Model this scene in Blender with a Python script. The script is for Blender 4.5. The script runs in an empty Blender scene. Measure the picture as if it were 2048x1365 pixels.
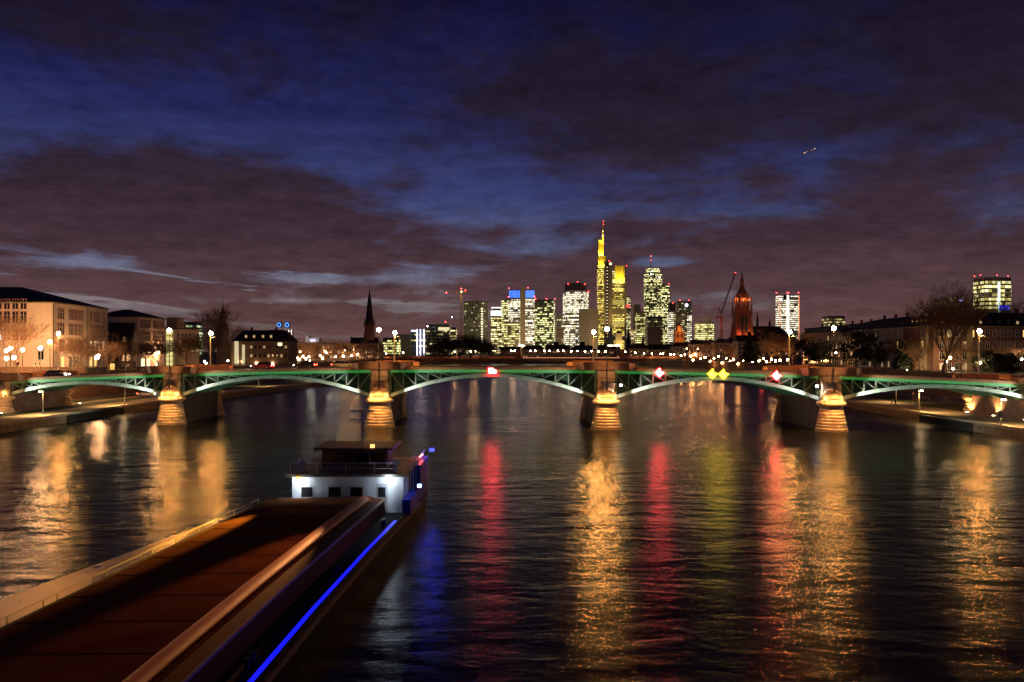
import bpy, math, random
from mathutils import Vector, Matrix

# ------------------------------------------------------------------ camera, sky, exposure
SC = bpy.context.scene
COL = SC.collection
F, H, HY = 1770.0, 13.5, 703.0            # focal length in photo pixels, eye height over the water, horizon row
cd = bpy.data.cameras.new('camera'); cam = bpy.data.objects.new('camera', cd); COL.objects.link(cam)
cam.location = (0, 0, H); cam.rotation_euler = (math.pi/2, 0, 0)
cd.sensor_width = 36; cd.lens = F*36/2048; cd.shift_y = (HY-682.5)/2048
cd.clip_start = 0.5; cd.clip_end = 12000
SC.camera = cam
vs = SC.view_settings; vs.view_transform = 'Standard'; vs.look = 'None'; vs.exposure = 0; vs.gamma = 1
try:
    SC.cycles.use_denoising = True; SC.cycles.use_adaptive_sampling = False
    SC.cycles.sample_clamp_indirect = 4
    SC.cycles.max_bounces = 5; SC.cycles.diffuse_bounces = 2; SC.cycles.glossy_bounces = 3
    SC.cycles.caustics_reflective = False
    SC.cycles.light_sampling_threshold = 0.002
except Exception: pass

class NT:
    def __init__(s, tree): s.t = tree
    def n(s, typ, **k):
        n = s.t.nodes.new(typ)
        for a, v in k.items(): setattr(n, a, v)
        return n
    def put(s, sock, v):
        if hasattr(v, 'is_output') or isinstance(v, bpy.types.NodeSocket): s.t.links.new(v, sock)
        else: sock.default_value = v
    def m(s, op, a, b=0.0, c=0.0, clamp=False):
        n = s.n('ShaderNodeMath', operation=op, use_clamp=clamp)
        for i, v in enumerate((a, b, c)): s.put(n.inputs[i], v)
        return n.outputs[0]
    def vm(s, op, a, b=None, scale=None):
        n = s.n('ShaderNodeVectorMath', operation=op)
        s.put(n.inputs[0], a)
        if b is not None: s.put(n.inputs[1], b)
        if scale is not None: s.put(n.inputs['Scale'], scale)
        return n.outputs['Value'] if op in ('LENGTH', 'DOT_PRODUCT') else n.outputs[0]
    def sep(s, v):
        n = s.n('ShaderNodeSeparateXYZ'); s.put(n.inputs[0], v); return n.outputs
    def comb(s, x, y, z):
        n = s.n('ShaderNodeCombineXYZ')
        for i, v in enumerate((x, y, z)): s.put(n.inputs[i], v)
        return n.outputs[0]
    def noise(s, v, scale, detail=4, rough=.5, dist=0.0):
        n = s.n('ShaderNodeTexNoise'); s.put(n.inputs['Vector'], v)
        n.inputs['Scale'].default_value = scale; n.inputs['Detail'].default_value = detail
        n.inputs['Roughness'].default_value = rough; n.inputs['Distortion'].default_value = dist
        return n.outputs['Fac']
    def white(s, v):
        n = s.n('ShaderNodeTexWhiteNoise'); s.put(n.inputs['Vector'], v); return n.outputs['Value']
    def ramp(s, f, stops, interp='LINEAR'):
        n = s.n('ShaderNodeValToRGB'); n.color_ramp.interpolation = interp
        e = n.color_ramp.elements
        while len(e) < len(stops): e.new(0.5)
        for i, (p, c) in enumerate(stops):
            e[i].position = p; e[i].color = (c[0], c[1], c[2], 1) if hasattr(c, '__len__') else (c, c, c, 1)
        s.put(n.inputs[0], f); return n.outputs[0]
    def mix(s, f, a, b, kind='MIX'):
        n = s.n('ShaderNodeMix', data_type='RGBA', blend_type=kind)
        s.put(n.inputs[0], f)
        for i, v in ((6, a), (7, b)):
            s.put(n.inputs[i], (*v, 1) if isinstance(v, tuple) and len(v) == 3 else v)
        return n.outputs[2]
    def smooth(s, x, lo, hi):
        n = s.n('ShaderNodeMapRange', interpolation_type='SMOOTHSTEP')
        s.put(n.inputs[0], x); n.inputs[1].default_value = lo; n.inputs[2].default_value = hi
        return n.outputs[0]

def make_world():
    w = bpy.data.worlds.new('World'); SC.world = w; w.use_nodes = True
    w.node_tree.nodes.clear(); T = NT(w.node_tree)
    d = T.n('ShaderNodeTexCoord').outputs['Generated']
    x, y, z = T.sep(d)[0:3]
    zz = T.m('MAXIMUM', z, 0.0)
    az = T.m('ARCTAN2', x, y)                             # 0 ahead, + to the right
    # dusk sky: deep blue overhead, paler and greyer where the last light is
    clear = T.ramp(zz, [(0, (.13, .080, .072)), (.055, (.21, .175, .19)), (.105, (.115, .135, .25)), (.17, (.044, .056, .175)), (.26, (.0165, .019, .092)), (.38, (.0042, .0042, .033))])
    ramp_az = T.smooth(az, -.55, .55)
    clear = T.mix(ramp_az, clear, T.mix(.42, clear, (.012, .008, .018)))
    cloud = T.ramp(zz, [(0, (.115, .056, .050)), (.06, (.090, .046, .050)), (.13, (.050, .027, .039)), (.22, (.022, .0145, .028)), (.38, (.0075, .0055, .019))])
    # a flat cloud deck seen in perspective
    k = T.m('DIVIDE', 1.0, T.m('ADD', zz, .085))
    px, py = T.m('MULTIPLY', x, k), T.m('MULTIPLY', y, k)
    p = T.comb(px, py, 0.0)
    n1 = T.noise(T.vm('ADD', p, (3.1, 1.7, 0)), .62, 7, .58, .35)
    q = T.comb(T.m('MULTIPLY', az, 1.0), T.m('MULTIPLY', T.m('POWER', zz, .75), 2.2), 0.0)
    n2 = T.noise(T.vm('ADD', q, (9.3, 4.2, 0)), 7.5, 7, .66, .5)
    n = T.m('ADD', T.m('MULTIPLY', n1, .58), T.m('MULTIPLY', n2, .42))
    def blob(ca, cz, ra, rz):                             # soft patch around a compass bearing and height
        a = T.m('DIVIDE', T.m('SUBTRACT', az, ca), ra); b = T.m('DIVIDE', T.m('SUBTRACT', zz, cz), rz)
        return T.m('POWER', 2.718, T.m('MULTIPLY', T.m('ADD', T.m('MULTIPLY', a, a), T.m('MULTIPLY', b, b)), -1.0))
    bias = 0.0
    for ca, cz, ra, rz, s in SKY_BLOBS:
        bias = T.m('ADD', bias, T.m('MULTIPLY', blob(ca, cz, ra, rz), s))
    n = T.m('ADD', T.m('MULTIPLY', T.m('SUBTRACT', n, .5), 1.45), .5)
    stk = T.noise(T.comb(T.m('MULTIPLY', az, 3.2), T.m('ADD', T.m('MULTIPLY', zz, 46), T.m('MULTIPLY', az, 3.0)), 0.0), 1.0, 5, .6, .8)   # thin low streaks
    low = T.m('MULTIPLY', T.smooth(zz, .125, .06), T.smooth(az, .12, -.12))
    n = T.m('SUBTRACT', n, T.m('MULTIPLY', low, T.m('MULTIPLY', T.smooth(stk, .53, .68), .46)))
    cover = T.smooth(T.m('ADD', n, bias), .38, .60)
    colr = T.mix(cover, clear, cloud)
    haze = T.smooth(zz, .07, 0.0)
    colr = T.mix(T.m('MULTIPLY', haze, .55), colr, (.122, .060, .055))
    fine = T.m('ADD', T.m('MULTIPLY', T.noise(T.vm('MULTIPLY', q, (1, 1.15, 1)), 26, 6, .7, .3), .55), T.m('MULTIPLY', T.noise(T.vm('ADD', T.vm('MULTIPLY', q, (.8, 1.6, 1)), (5, 2, 0)), 9, 5, .68, .7), .45))
    colr = T.mix(1.0, colr, T.ramp(fine, [(.28, .52), (.72, 1.48)]), 'MULTIPLY')
    bg = T.n('ShaderNodeBackground'); T.put(bg.inputs[0], colr); bg.inputs[1].default_value = 1.0
    out = T.n('ShaderNodeOutputWorld'); w.node_tree.links.new(bg.outputs[0], out.inputs[0])
# bearing, height, width, tallness, amount (+ cloud, - clear)
SKY_BLOBS = [(-.42, .155, .24, .055, .20), (-.28, .092, .27, .045, .21), (.24, .20, .22, .11, .13), (.10, .135, .12, .03, .12), (.45, .10, .25, .06, .14),
             (-.12, .205, .22, .045, -.20), (-.02, .165, .10, .03, -.14), (-.36, .245, .24, .035, -.16), (-.30, .40, .5, .13, -.10),
             (-.44, .090, .08, .008, -.20), (-.23, .080, .10, .006, -.20), (-.26, .055, .10, .005, -.17), (-.11, .095, .10, .016, -.17), (.17, .098, .035, .007, -.30),
             (.06, .12, .07, .012, -.13), (.34, .21, .14, .022, -.16), (.55, .34, .2, .12, .10), (-.10, .118, .10, .012, -.10), (.22, .155, .1, .012, -.09), (0, .02, .8, .03, .13), (.12, .30, .3, .08, .08)]
make_world()

# ------------------------------------------------------------------ helpers
def W(px, py, d):                                        # a photo pixel at distance d as a point in the place
    return Vector(((px-1024)/F*d, d, H-(py-HY)/F*d))
def GX(px, d): return (px-1024)/F*d
def GZ(py, d): return H-(py-HY)/F*d

class MB:
    def __init__(s): s.v = []; s.f = []; s.uv = {}
    def add(s, vs, fs):
        o = len(s.v); s.v += [tuple(q) for q in vs]
        s.f += [tuple(o+i for i in f) for f in fs]; return s
    def box(s, x0, y0, z0, x1, y1, z1):
        s.add([(x0,y0,z0),(x1,y0,z0),(x1,y1,z0),(x0,y1,z0),(x0,y0,z1),(x1,y0,z1),(x1,y1,z1),(x0,y1,z1)],
              [(3,2,1,0),(4,5,6,7),(0,1,5,4),(1,2,6,5),(2,3,7,6),(3,0,4,7)]); return s
    def prism(s, poly, z0, z1, top=None):
        n = len(poly); t = top or poly
        s.add([(p[0],p[1],z0) for p in poly]+[(p[0],p[1],z1) for p in t],
              [tuple(reversed(range(n))), tuple(range(n,2*n))]+[(i,(i+1)%n,n+(i+1)%n,n+i) for i in range(n)]); return s
    def slab(s, front, back):                            # two matching outlines joined to a solid
        n = len(front)
        s.add(list(front)+list(back), [tuple(range(n)), tuple(reversed(range(n,2*n)))]+[((i+1)%n,i,n+i,n+(i+1)%n) for i in range(n)]); return s
    def bar(s, a, b, w, h=None):
        a = Vector(a); b = Vector(b); h = h or w; d = (b-a)
        if d.length < 1e-6: return s
        d.normalize(); up = Vector((0,0,1)) if abs(d.z) < .95 else Vector((0,1,0))
        r = d.cross(up).normalized()*(w/2); u = r.cross(d).normalized()*(h/2)
        s.add([a-r-u,a+r-u,a+r+u,a-r+u,b-r-u,b+r-u,b+r+u,b-r+u],[(3,2,1,0),(4,5,6,7),(0,1,5,4),(1,2,6,5),(2,3,7,6),(3,0,4,7)]); return s
    def tube(s, pts, radii, n=6, caps=True):
        pts = [Vector(p) for p in pts]
        if not hasattr(radii,'__len__'): radii = [radii]*len(pts)
        vs = []; m = len(pts)
        for i,p in enumerate(pts):
            d = (pts[min(i+1,m-1)]-pts[max(i-1,0)]).normalized()
            up = Vector((0,0,1)) if abs(d.z) < .9 else Vector((1,0,0))
            r = d.cross(up).normalized(); u = r.cross(d)
            for k in range(n):
                a = 2*math.pi*k/n; vs.append(p+(r*math.cos(a)+u*math.sin(a))*radii[i])
        fs = [(i*n+k,i*n+(k+1)%n,(i+1)*n+(k+1)%n,(i+1)*n+k) for i in range(m-1) for k in range(n)]
        if caps: fs += [tuple(reversed(range(n))), tuple(range((m-1)*n,m*n))]
        s.add(vs, fs); return s
    def lathe(s, prof, n=16, c=(0,0,0)):
        vs = [(c[0]+r*math.cos(2*math.pi*k/n), c[1]+r*math.sin(2*math.pi*k/n), c[2]+z) for r,z in prof for k in range(n)]
        m = len(prof)
        s.add(vs, [(i*n+k,i*n+(k+1)%n,(i+1)*n+(k+1)%n,(i+1)*n+k) for i in range(m-1) for k in range(n)]+[tuple(reversed(range(n))), tuple(range((m-1)*n,m*n))]); return s
    def ball(s, c, r, n=8, m=5, sz=1.0):
        return s.lathe([(r*math.sin(math.pi*(i+.02)/(m+.04)), -r*sz*math.cos(math.pi*(i+.02)/(m+.04))) for i in range(m+1)], n, c)
    def quad(s, a, b, c, d): s.add([a,b,c,d],[(0,1,2,3)]); return s
    def mesh(s, name, mat, smooth=False):
        me = bpy.data.meshes.new(name); me.from_pydata(s.v, [], s.f); me.materials.append(mat)
        if smooth: me.polygons.foreach_set('use_smooth', [True]*len(me.polygons))
        me.update(); return me
    def build(s, name, mat, parent=None, smooth=False):
        return put(name, s.mesh(name, mat, smooth), parent)

def put(name, mesh, parent=None, loc=(0,0,0), rz=0):
    o = bpy.data.objects.new(name, mesh); COL.objects.link(o); o.parent = parent
    o.location = loc; o.rotation_euler = (0,0,rz); return o
def tag(o, label=None, cat=None, group=None, kind=None):
    if label: o['label'] = label
    if cat: o['category'] = cat
    if group: o['group'] = group
    if kind: o['kind'] = kind
    return o
def thing(name, label, cat, loc=(0,0,0), rz=0, group=None):
    return tag(put(name, None, None, loc, rz), label, cat, group)
def dup(o, parent=None, loc=None, rz=None, label=None, sc=None):
    c = o.copy(); COL.objects.link(c)
    if parent is not None: c.parent = parent
    if loc is not None: c.location = loc
    if rz is not None: c.rotation_euler = (0,0,rz)
    if sc is not None: c.scale = (sc,sc,sc)
    if label: c['label'] = label
    for ch in list(o.children): dup(ch, c)
    return c
ORD = ['first','second','third','fourth','fifth','sixth','seventh','eighth','ninth','tenth','eleventh','twelfth','thirteenth','fourteenth','fifteenth','sixteenth',
       'seventeenth','eighteenth','nineteenth','twentieth','twenty-first','twenty-second','twenty-third','twenty-fourth','twenty-fifth','twenty-sixth','twenty-seventh','twenty-eighth']

MATS = {}
def pbr(name, col, rough=.7, var=.25, scale=3.0, metal=0.0, bump=0.0, bscale=20.0, spec=.5, streak=1.0):
    if name in MATS: return MATS[name]
    m = bpy.data.materials.new(name); m.use_nodes = True; T = NT(m.node_tree); b = m.node_tree.nodes['Principled BSDF']
    co = T.n('ShaderNodeTexCoord').outputs['Object']
    co2 = T.vm('MULTIPLY', co, (1, 1, streak))
    nz = T.noise(co2, scale, 5, .6)
    T.put(b.inputs['Base Color'], T.mix(1.0, (*col, 1), T.ramp(nz, [(.25, 1-var), (.75, 1+var)]), 'MULTIPLY'))
    T.put(b.inputs['Roughness'], T.m('ADD', T.m('MULTIPLY', nz, .2), rough-.1))
    b.inputs['Metallic'].default_value = metal; b.inputs['Specular IOR Level'].default_value = spec
    if bump:
        bn = T.n('ShaderNodeBump'); bn.inputs['Strength'].default_value = bump; bn.inputs['Distance'].default_value = .05
        T.put(bn.inputs['Height'], T.noise(co, bscale, 4, .6)); T.put(b.inputs['Normal'], bn.outputs[0])
    MATS[name] = m; return m
def emit(name, col, s, sample='AUTO'):
    if name in MATS: return MATS[name]
    m = bpy.data.materials.new(name); m.use_nodes = True; T = NT(m.node_tree); b = m.node_tree.nodes['Principled BSDF']
    b.inputs['Base Color'].default_value = (.5,.5,.5,1)
    b.inputs['Emission Color'].default_value = (*col,1); b.inputs['Emission Strength'].default_value = s
    m.cycles.emission_sampling = sample
    MATS[name] = m; return m
def stone(name, c1, c2, bw, bh, mortar=(.05,.04,.035), rough=.85, vertical=True):
    """coursed masonry"""
    if name in MATS: return MATS[name]
    m = bpy.data.materials.new(name); m.use_nodes = True; T = NT(m.node_tree); b = m.node_tree.nodes['Principled BSDF']
    co = T.n('ShaderNodeTexCoord').outputs['Object']; x,y,z = T.sep(co)[0:3]
    br = T.n('ShaderNodeTexBrick'); T.put(br.inputs['Vector'], T.comb(T.m('ADD', x, y), z, 0.0))
    br.inputs['Color1'].default_value = (*c1,1); br.inputs['Color2'].default_value = (*c2,1); br.inputs['Mortar'].default_value = (*mortar,1)
    br.inputs['Scale'].default_value = 1; br.inputs['Mortar Size'].default_value = .025; br.inputs['Brick Width'].default_value = bw; br.inputs['Row Height'].default_value = bh
    nz = T.noise(co, 1.3, 6, .65)
    T.put(b.inputs['Base Color'], T.mix(1.0, br.outputs[0], T.ramp(nz, [(.3,.6),(.7,1.25)]), 'MULTIPLY'))
    b.inputs['Roughness'].default_value = rough
    bn = T.n('ShaderNodeBump'); bn.inputs['Strength'].default_value = .5; bn.inputs['Distance'].default_value = .04
    T.put(bn.inputs['Height'], T.m('SUBTRACT', T.noise(co, 7, 4, .6), br.outputs['Fac'])); T.put(b.inputs['Normal'], bn.outputs[0])
    MATS[name] = m; return m

def office(name, body, lit, ca, cb, strength, cell=2.2, cluster=.7, glass=(.02,.03,.03), fill=.86, dim=.10):
    """one storey's run of office windows: some cells lit by rooms behind, the rest faintly glowing glass"""
    if name in MATS: return MATS[name]
    m = bpy.data.materials.new(name); m.use_nodes = True; T = NT(m.node_tree); b = m.node_tree.nodes['Principled BSDF']
    u = T.sep(T.n('ShaderNodeUVMap').outputs[0])[0]
    R = T.n('ShaderNodeObjectInfo').outputs['Random']
    q = T.m('DIVIDE', u, cell); iq = T.m('FLOOR', q); fr = T.m('FRACT', q)
    ig = T.m('FLOOR', T.m('DIVIDE', iq, 2.0)); r1 = T.white(T.comb(ig, T.m('MULTIPLY', R, 913.7), 0.0)); r2 = T.white(T.comb(T.m('FLOOR', T.m('DIVIDE', iq, 5.0)), T.m('MULTIPLY', R, 517.3), 3.0))
    fl = T.white(T.comb(T.m('MULTIPLY', R, 331.1), 0.0, 7.0))
    th = T.m('MULTIPLY', lit, T.m('ADD', 1.0-cluster, T.m('MULTIPLY', T.m('ADD', fl, r2), cluster)))
    on = T.m('LESS_THAN', r1, th)
    pane = T.m('MULTIPLY', T.m('GREATER_THAN', fr, (1-fill)/2), T.m('LESS_THAN', fr, (1+fill)/2))
    r3 = T.white(T.comb(iq, T.m('MULTIPLY', R, 77.7), 5.0))
    colr = T.mix(r3, (*ca,1), (*cb,1))
    T.put(b.inputs['Emission Color'], colr)
    lev = T.m('ADD', T.m('MULTIPLY', on, T.m('MULTIPLY', strength, T.m('ADD', .30, T.m('MULTIPLY', T.m('POWER', r3, 1.5), 1.1)))), T.m('MULTIPLY', T.m('SUBTRACT', 1.0, on), T.m('MULTIPLY', dim, T.white(T.comb(iq, R, 11.0)))))  # unlit panes glow faintly, standing in for city light on the towers
    T.put(b.inputs['Emission Strength'], T.m('MULTIPLY', T.m('MULTIPLY', lev, T.m('ADD', .55, T.m('MULTIPLY', fl, .9))), pane))
    T.put(b.inputs['Base Color'], T.mix(pane, (*body,1), (*glass,1)))
    b.inputs['Roughness'].default_value = .25
    m.cycles.emission_sampling = 'NONE'
    MATS[name] = m; return m

def lamp(kind, name, parent, loc, energy, col, radius=.15, target=None, angle=90, blend=.6, size=None):
    l = bpy.data.lights.new(name, kind); l.energy = energy; l.color = col
    if kind == 'AREA':
        l.shape = 'RECTANGLE'; l.size, l.size_y = size
    else: l.shadow_soft_size = radius
    if kind == 'SPOT': l.spot_size = math.radians(angle); l.spot_blend = blend
    o = bpy.data.objects.new(name, l); COL.objects.link(o); o.parent = parent; o.location = loc
    if target is not None:
        o.rotation_euler = (Vector(target)-Vector(loc)).to_track_quat('-Z','Y').to_euler()
    return o
# ------------------------------------------------------------------ the river, quays and ground
def water_mat():
    m = bpy.data.materials.new('river water'); m.use_nodes = True; T = NT(m.node_tree); m.node_tree.nodes.remove(m.node_tree.nodes['Principled BSDF']); b = T.n('ShaderNodeBsdfGlossy'); df = T.n('ShaderNodeBsdfDiffuse'); fr = T.n('ShaderNodeFresnel'); mx = T.n('ShaderNodeMixShader')
    co = T.n('ShaderNodeTexCoord').outputs['Object']
    df.inputs['Color'].default_value = (.012,.010,.004,1); fr.inputs['IOR'].default_value = 1.33
    big = T.noise(T.vm('MULTIPLY', co, (1,.55,1)), .06, 4, .6, .8)
    T.put(b.inputs['Roughness'], T.ramp(big, [(.3,.15),(.7,.21)]))
    h0 = T.noise(T.vm('MULTIPLY', co, (.6,1.3,1)), .13, 3, .55, .6)
    h1 = T.noise(T.vm('MULTIPLY', co, (.8,1.15,1)), .42, 3, .55, .4)
    h2 = T.noise(T.vm('MULTIPLY', co, (.85,1.2,1)), 2.1, 4, .62, .5)
    h3 = T.noise(T.vm('MULTIPLY', co, (.9,1.1,1)), 7.5, 3, .6)
    gust = T.ramp(big, [(.3,.55),(.7,1.25)])
    hh = T.m('ADD', T.m('ADD', T.m('MULTIPLY', h0, .22), T.m('MULTIPLY', h1, .105)), T.m('MULTIPLY', gust, T.m('ADD', T.m('MULTIPLY', h2, .027), T.m('MULTIPLY', h3, .014))))
    bn = T.n('ShaderNodeBump'); bn.inputs['Strength'].default_value = 1; bn.inputs['Distance'].default_value = 1.0
    T.put(bn.inputs['Height'], hh); T.put(b.inputs['Normal'], bn.outputs[0]); T.put(fr.inputs['Normal'], bn.outputs[0])
    T.put(mx.inputs[0], T.m('MULTIPLY', fr.outputs[0], .70)); m.node_tree.links.new(df.outputs[0], mx.inputs[1]); m.node_tree.links.new(b.outputs[0], mx.inputs[2])   # silt-laden water mirrors less than clear water
    m.node_tree.links.new(mx.outputs[0], m.node_tree.nodes['Material Output'].inputs['Surface'])
    return m
w = MB(); w.quad((-420,-80,0),(420,-80,0),(420,1100,0),(-420,1100,0)); tag(w.build('river', water_mat()), kind='structure')

paving = pbr('quay paving', (.30,.25,.17), .8, .35, .5, bump=.3, bscale=6)
asphalt = pbr('street asphalt', (.06,.056,.05), .75, .25, .3)
grassm = pbr('grass verge', (.055,.065,.018), .95, .45, 1.2, bump=.6, bscale=14)
quaystone = stone('quay stone', (.25,.19,.13), (.19,.14,.10), 1.3, .5)
redstone = stone('red sandstone', (.36,.17,.10), (.27,.12,.075), .9, .38)
retain = stone('retaining wall stone', (.27,.16,.09), (.20,.11,.065), 1.1, .42)
LBANK = [(-84,40),(-84,215),(-73,356),(-66,480),(-74,640),(-90,1000)]
RBANK = [(77,40),(77,133),(80,208),(95,318),(97,420),(93,600),(80,720),(78,1000)]
QZ, UZ = 1.7, 7.0
def offs(line, dx): return [(x+dx,y) for x,y in line]
def bank(line, sgn, back):
    q = list(line)+[(x+sgn*back,y) for x,y in reversed(line)]
    if sgn > 0: q = q[::-1]
    return q
# quays: stone wall with a paved path on top, a strip of grass behind, a retaining wall up to the street
tag(MB().prism(bank(offs(LBANK,-.6),-1,90), -3, QZ).build('quay', paving), kind='structure')
tag(MB().prism(bank(offs(RBANK,.6),1,90), -3, QZ).build('quay.001', paving), kind='structure')
tag(MB().prism(bank(offs(LBANK,-7.5),-1,5), QZ-.2, QZ+.08).build('grass', grassm), kind='structure')
tag(MB().prism(bank(offs(LBANK,-16),-1,5.5), QZ-.2, QZ+.08).build('grass.001', grassm), kind='structure')
tag(MB().prism(bank(offs(RBANK[1:],9.5),1,9), QZ-.2, QZ+.08).build('grass.002', grassm), kind='structure')
def quay_wall(line, sgn, label):
    t = thing('quay_wall', label, 'wall', (line[0][0], line[0][1], 0))
    o = line[0]; r = [(x-o[0],y-o[1]) for x,y in line]
    mk = lambda a,b,z0,z1: MB().prism((bank(offs(r,a*sgn),sgn,b)), z0, z1)
    mk(0,.6,-3,QZ-.28).build('wall', quaystone, t); mk(-.08,.9,QZ-.28,QZ+.14).build('coping', pbr('coping stone',(.34,.27,.19),.8,.3,.8), t); return t
dkp = pbr('black sheet piling',(.012,.012,.014),.7,.3,2)
ql = quay_wall(LBANK,-1,'long pale stone quay wall on the school side of the river'); MB().box(-.12,167-40,-2,.3,191-40,QZ-.3).build('sheet_piling',dkp,ql)
qr = quay_wall(RBANK,1,'long stone quay wall below the row of dark roofed houses'); MB().prism([(.15,149-40),(.95,149-40),(1.6,169-40),(.75,169-40)],-2,QZ-.3).build('sheet_piling',dkp,qr)
def retaining(line, sgn, label):
    t = thing('retaining_wall', label, 'wall', (line[0][0], line[0][1], 0))
    o = line[0]; r = [(x-o[0],y-o[1]) for x,y in line]
    MB().prism(bank(r,sgn,.8), QZ-1, UZ).build('wall', retain, t)
    MB().prism(bank(offs(r,-.1*sgn),sgn,.55), UZ, UZ+1.0).build('parapet', retain, t)
L2 = [(-108,40),(-108,230),(-98,360),(-92,500),(-100,640),(-115,1000)]
R2 = [(108,40),(110,208),(120,318),(122,420),(116,600),(104,720),(100,1000)]
retaining([p for p in L2[:0]]+[(-108,190),(-108,230),(-98,360),(-92,500),(-100,640)],-1,'brown retaining wall behind the quay on the school side')
retaining([(110,195),(120,318),(122,420),(116,600)],1,'brown retaining wall behind the quay on the cathedral side')
def upper(line, sgn, name, idx):
    far = 700*sgn
    poly = list(line)+[(far,line[-1][1]),(far,line[0][1])]
    if sgn > 0: poly = poly[::-1]
    tag(MB().prism(poly, -2, UZ).build(name, asphalt), kind='structure')
upper([(-108.8,190),(-108.8,230),(-98.8,360),(-92.8,500),(-100.8,640),(-115,1000)],-1,'street',0)
upper([(110.8,195),(120.8,318),(122.8,420),(116.8,600),(104,720),(100,1000)],1,'street.001',0)
# far ground reaching to the horizon
tag(MB().box(-6000,1000,-2,6000,9000,6.2).build('ground', pbr('city ground',(.05,.045,.04),.9)), kind='structure')
tag(MB().box(-3000,40,-3,-174,1000,6.9).build('ground.001', asphalt), kind='structure')
tag(MB().box(167.4,40,-3,3000,1000,6.9).build('ground.002', asphalt), kind='structure')

# ------------------------------------------------------------------ the steel arch bridge
BO = Vector((-3.7,157,0)); BU = Vector((.9923,-.124,0)).normalized(); BV = Vector((-.012,1,0)).normalized()
def B(s,v,z): return BU*s+BV*v+Vector((0,0,z))          # local to the bridge's own base
def BW(s,v,z): return BO+B(s,v,z)
def dz(s): return 10.05-2.45*(s/94.0)**2
PIERS = [-94.5,-60.0,-20.3,20.3,58.2,93.0]
VB = 22.0
steel_green = pbr('green painted steel', (.16,.36,.20), .45, .2, 2)
steel_truss = pbr('dull truss steel', (.20,.20,.15), .6, .3, 2)
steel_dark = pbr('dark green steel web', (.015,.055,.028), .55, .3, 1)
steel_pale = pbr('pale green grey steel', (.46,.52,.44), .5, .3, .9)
curbm = pbr('bridge kerb sandstone', (.52,.26,.14), .8, .25, 1.5)
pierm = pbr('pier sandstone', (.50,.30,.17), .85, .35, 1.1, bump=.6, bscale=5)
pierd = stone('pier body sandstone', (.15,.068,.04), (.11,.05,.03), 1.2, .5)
railm = pbr('railing iron', (.10,.085,.07), .6)
ledg = emit('green light strip', (.06,1,.24), 5.5)
bridge = thing('arch_bridge','long steel arch bridge with green girders on sandstone piers across the river','bridge',BO)
arch_z = {}
def aparams(i):
    a,b = PIERS[i]+1.75, PIERS[i+1]-1.75; mid = (a+b)/2
    return a,b,mid, dz(mid)-.84
def az(i,s):
    a,b,mid,c = aparams(i)
    za = zb = 5.42
    t = (s-a)/(b-a); base = za+(zb-za)*t
    return base+(c-(za+zb)/2)*(1-(2*t-1)**2)
def steps(a,b,n): return [a+(b-a)*k/n for k in range(n+1)]
def strip(ss, ztop, zbot, v0, v1):
    m = MB()
    for s0,s1 in zip(ss,ss[1:]):
        m.slab([B(s0,v0,zbot(s0)),B(s1,v0,zbot(s1)),B(s1,v0,ztop(s1)),B(s0,v0,ztop(s0))],[B(s0,v1,zbot(s0)),B(s1,v1,zbot(s1)),B(s1,v1,ztop(s1)),B(s0,v1,ztop(s0))])
    return m
def rstrip(ss, prof):                                    # one closed solid following the deck: prof(s) -> four (v,z)
    m = MB(); vs = []; n = 4
    for s in ss: vs += [B(s,v,z) for v,z in prof(s)]
    k = len(ss)
    fs = [(i*n+j,i*n+(j+1)%n,(i+1)*n+(j+1)%n,(i+1)*n+j) for i in range(k-1) for j in range(n)]
    m.add(vs, fs+[(3,2,1,0),tuple((k-1)*n+j for j in range(4))]); return m
S0,S1 = -118.0,116.0
rstrip(steps(S0,S1,60), lambda s:[(1.3,dz(s)-.1),(VB-.3,dz(s)-.1),(VB-.3,dz(s)+.42),(1.3,dz(s)+.42)]).build('road_deck', asphalt, bridge)
for v in (1.3,VB-3.6):
    rstrip(steps(S0,S1,60), lambda s:[(v,dz(s)+.424),(v+3.2,dz(s)+.424),(v+3.2,dz(s)+.57),(v,dz(s)+.57)]).build('footway', pbr('footway slabs',(.22,.18,.14),.8), bridge)
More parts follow.
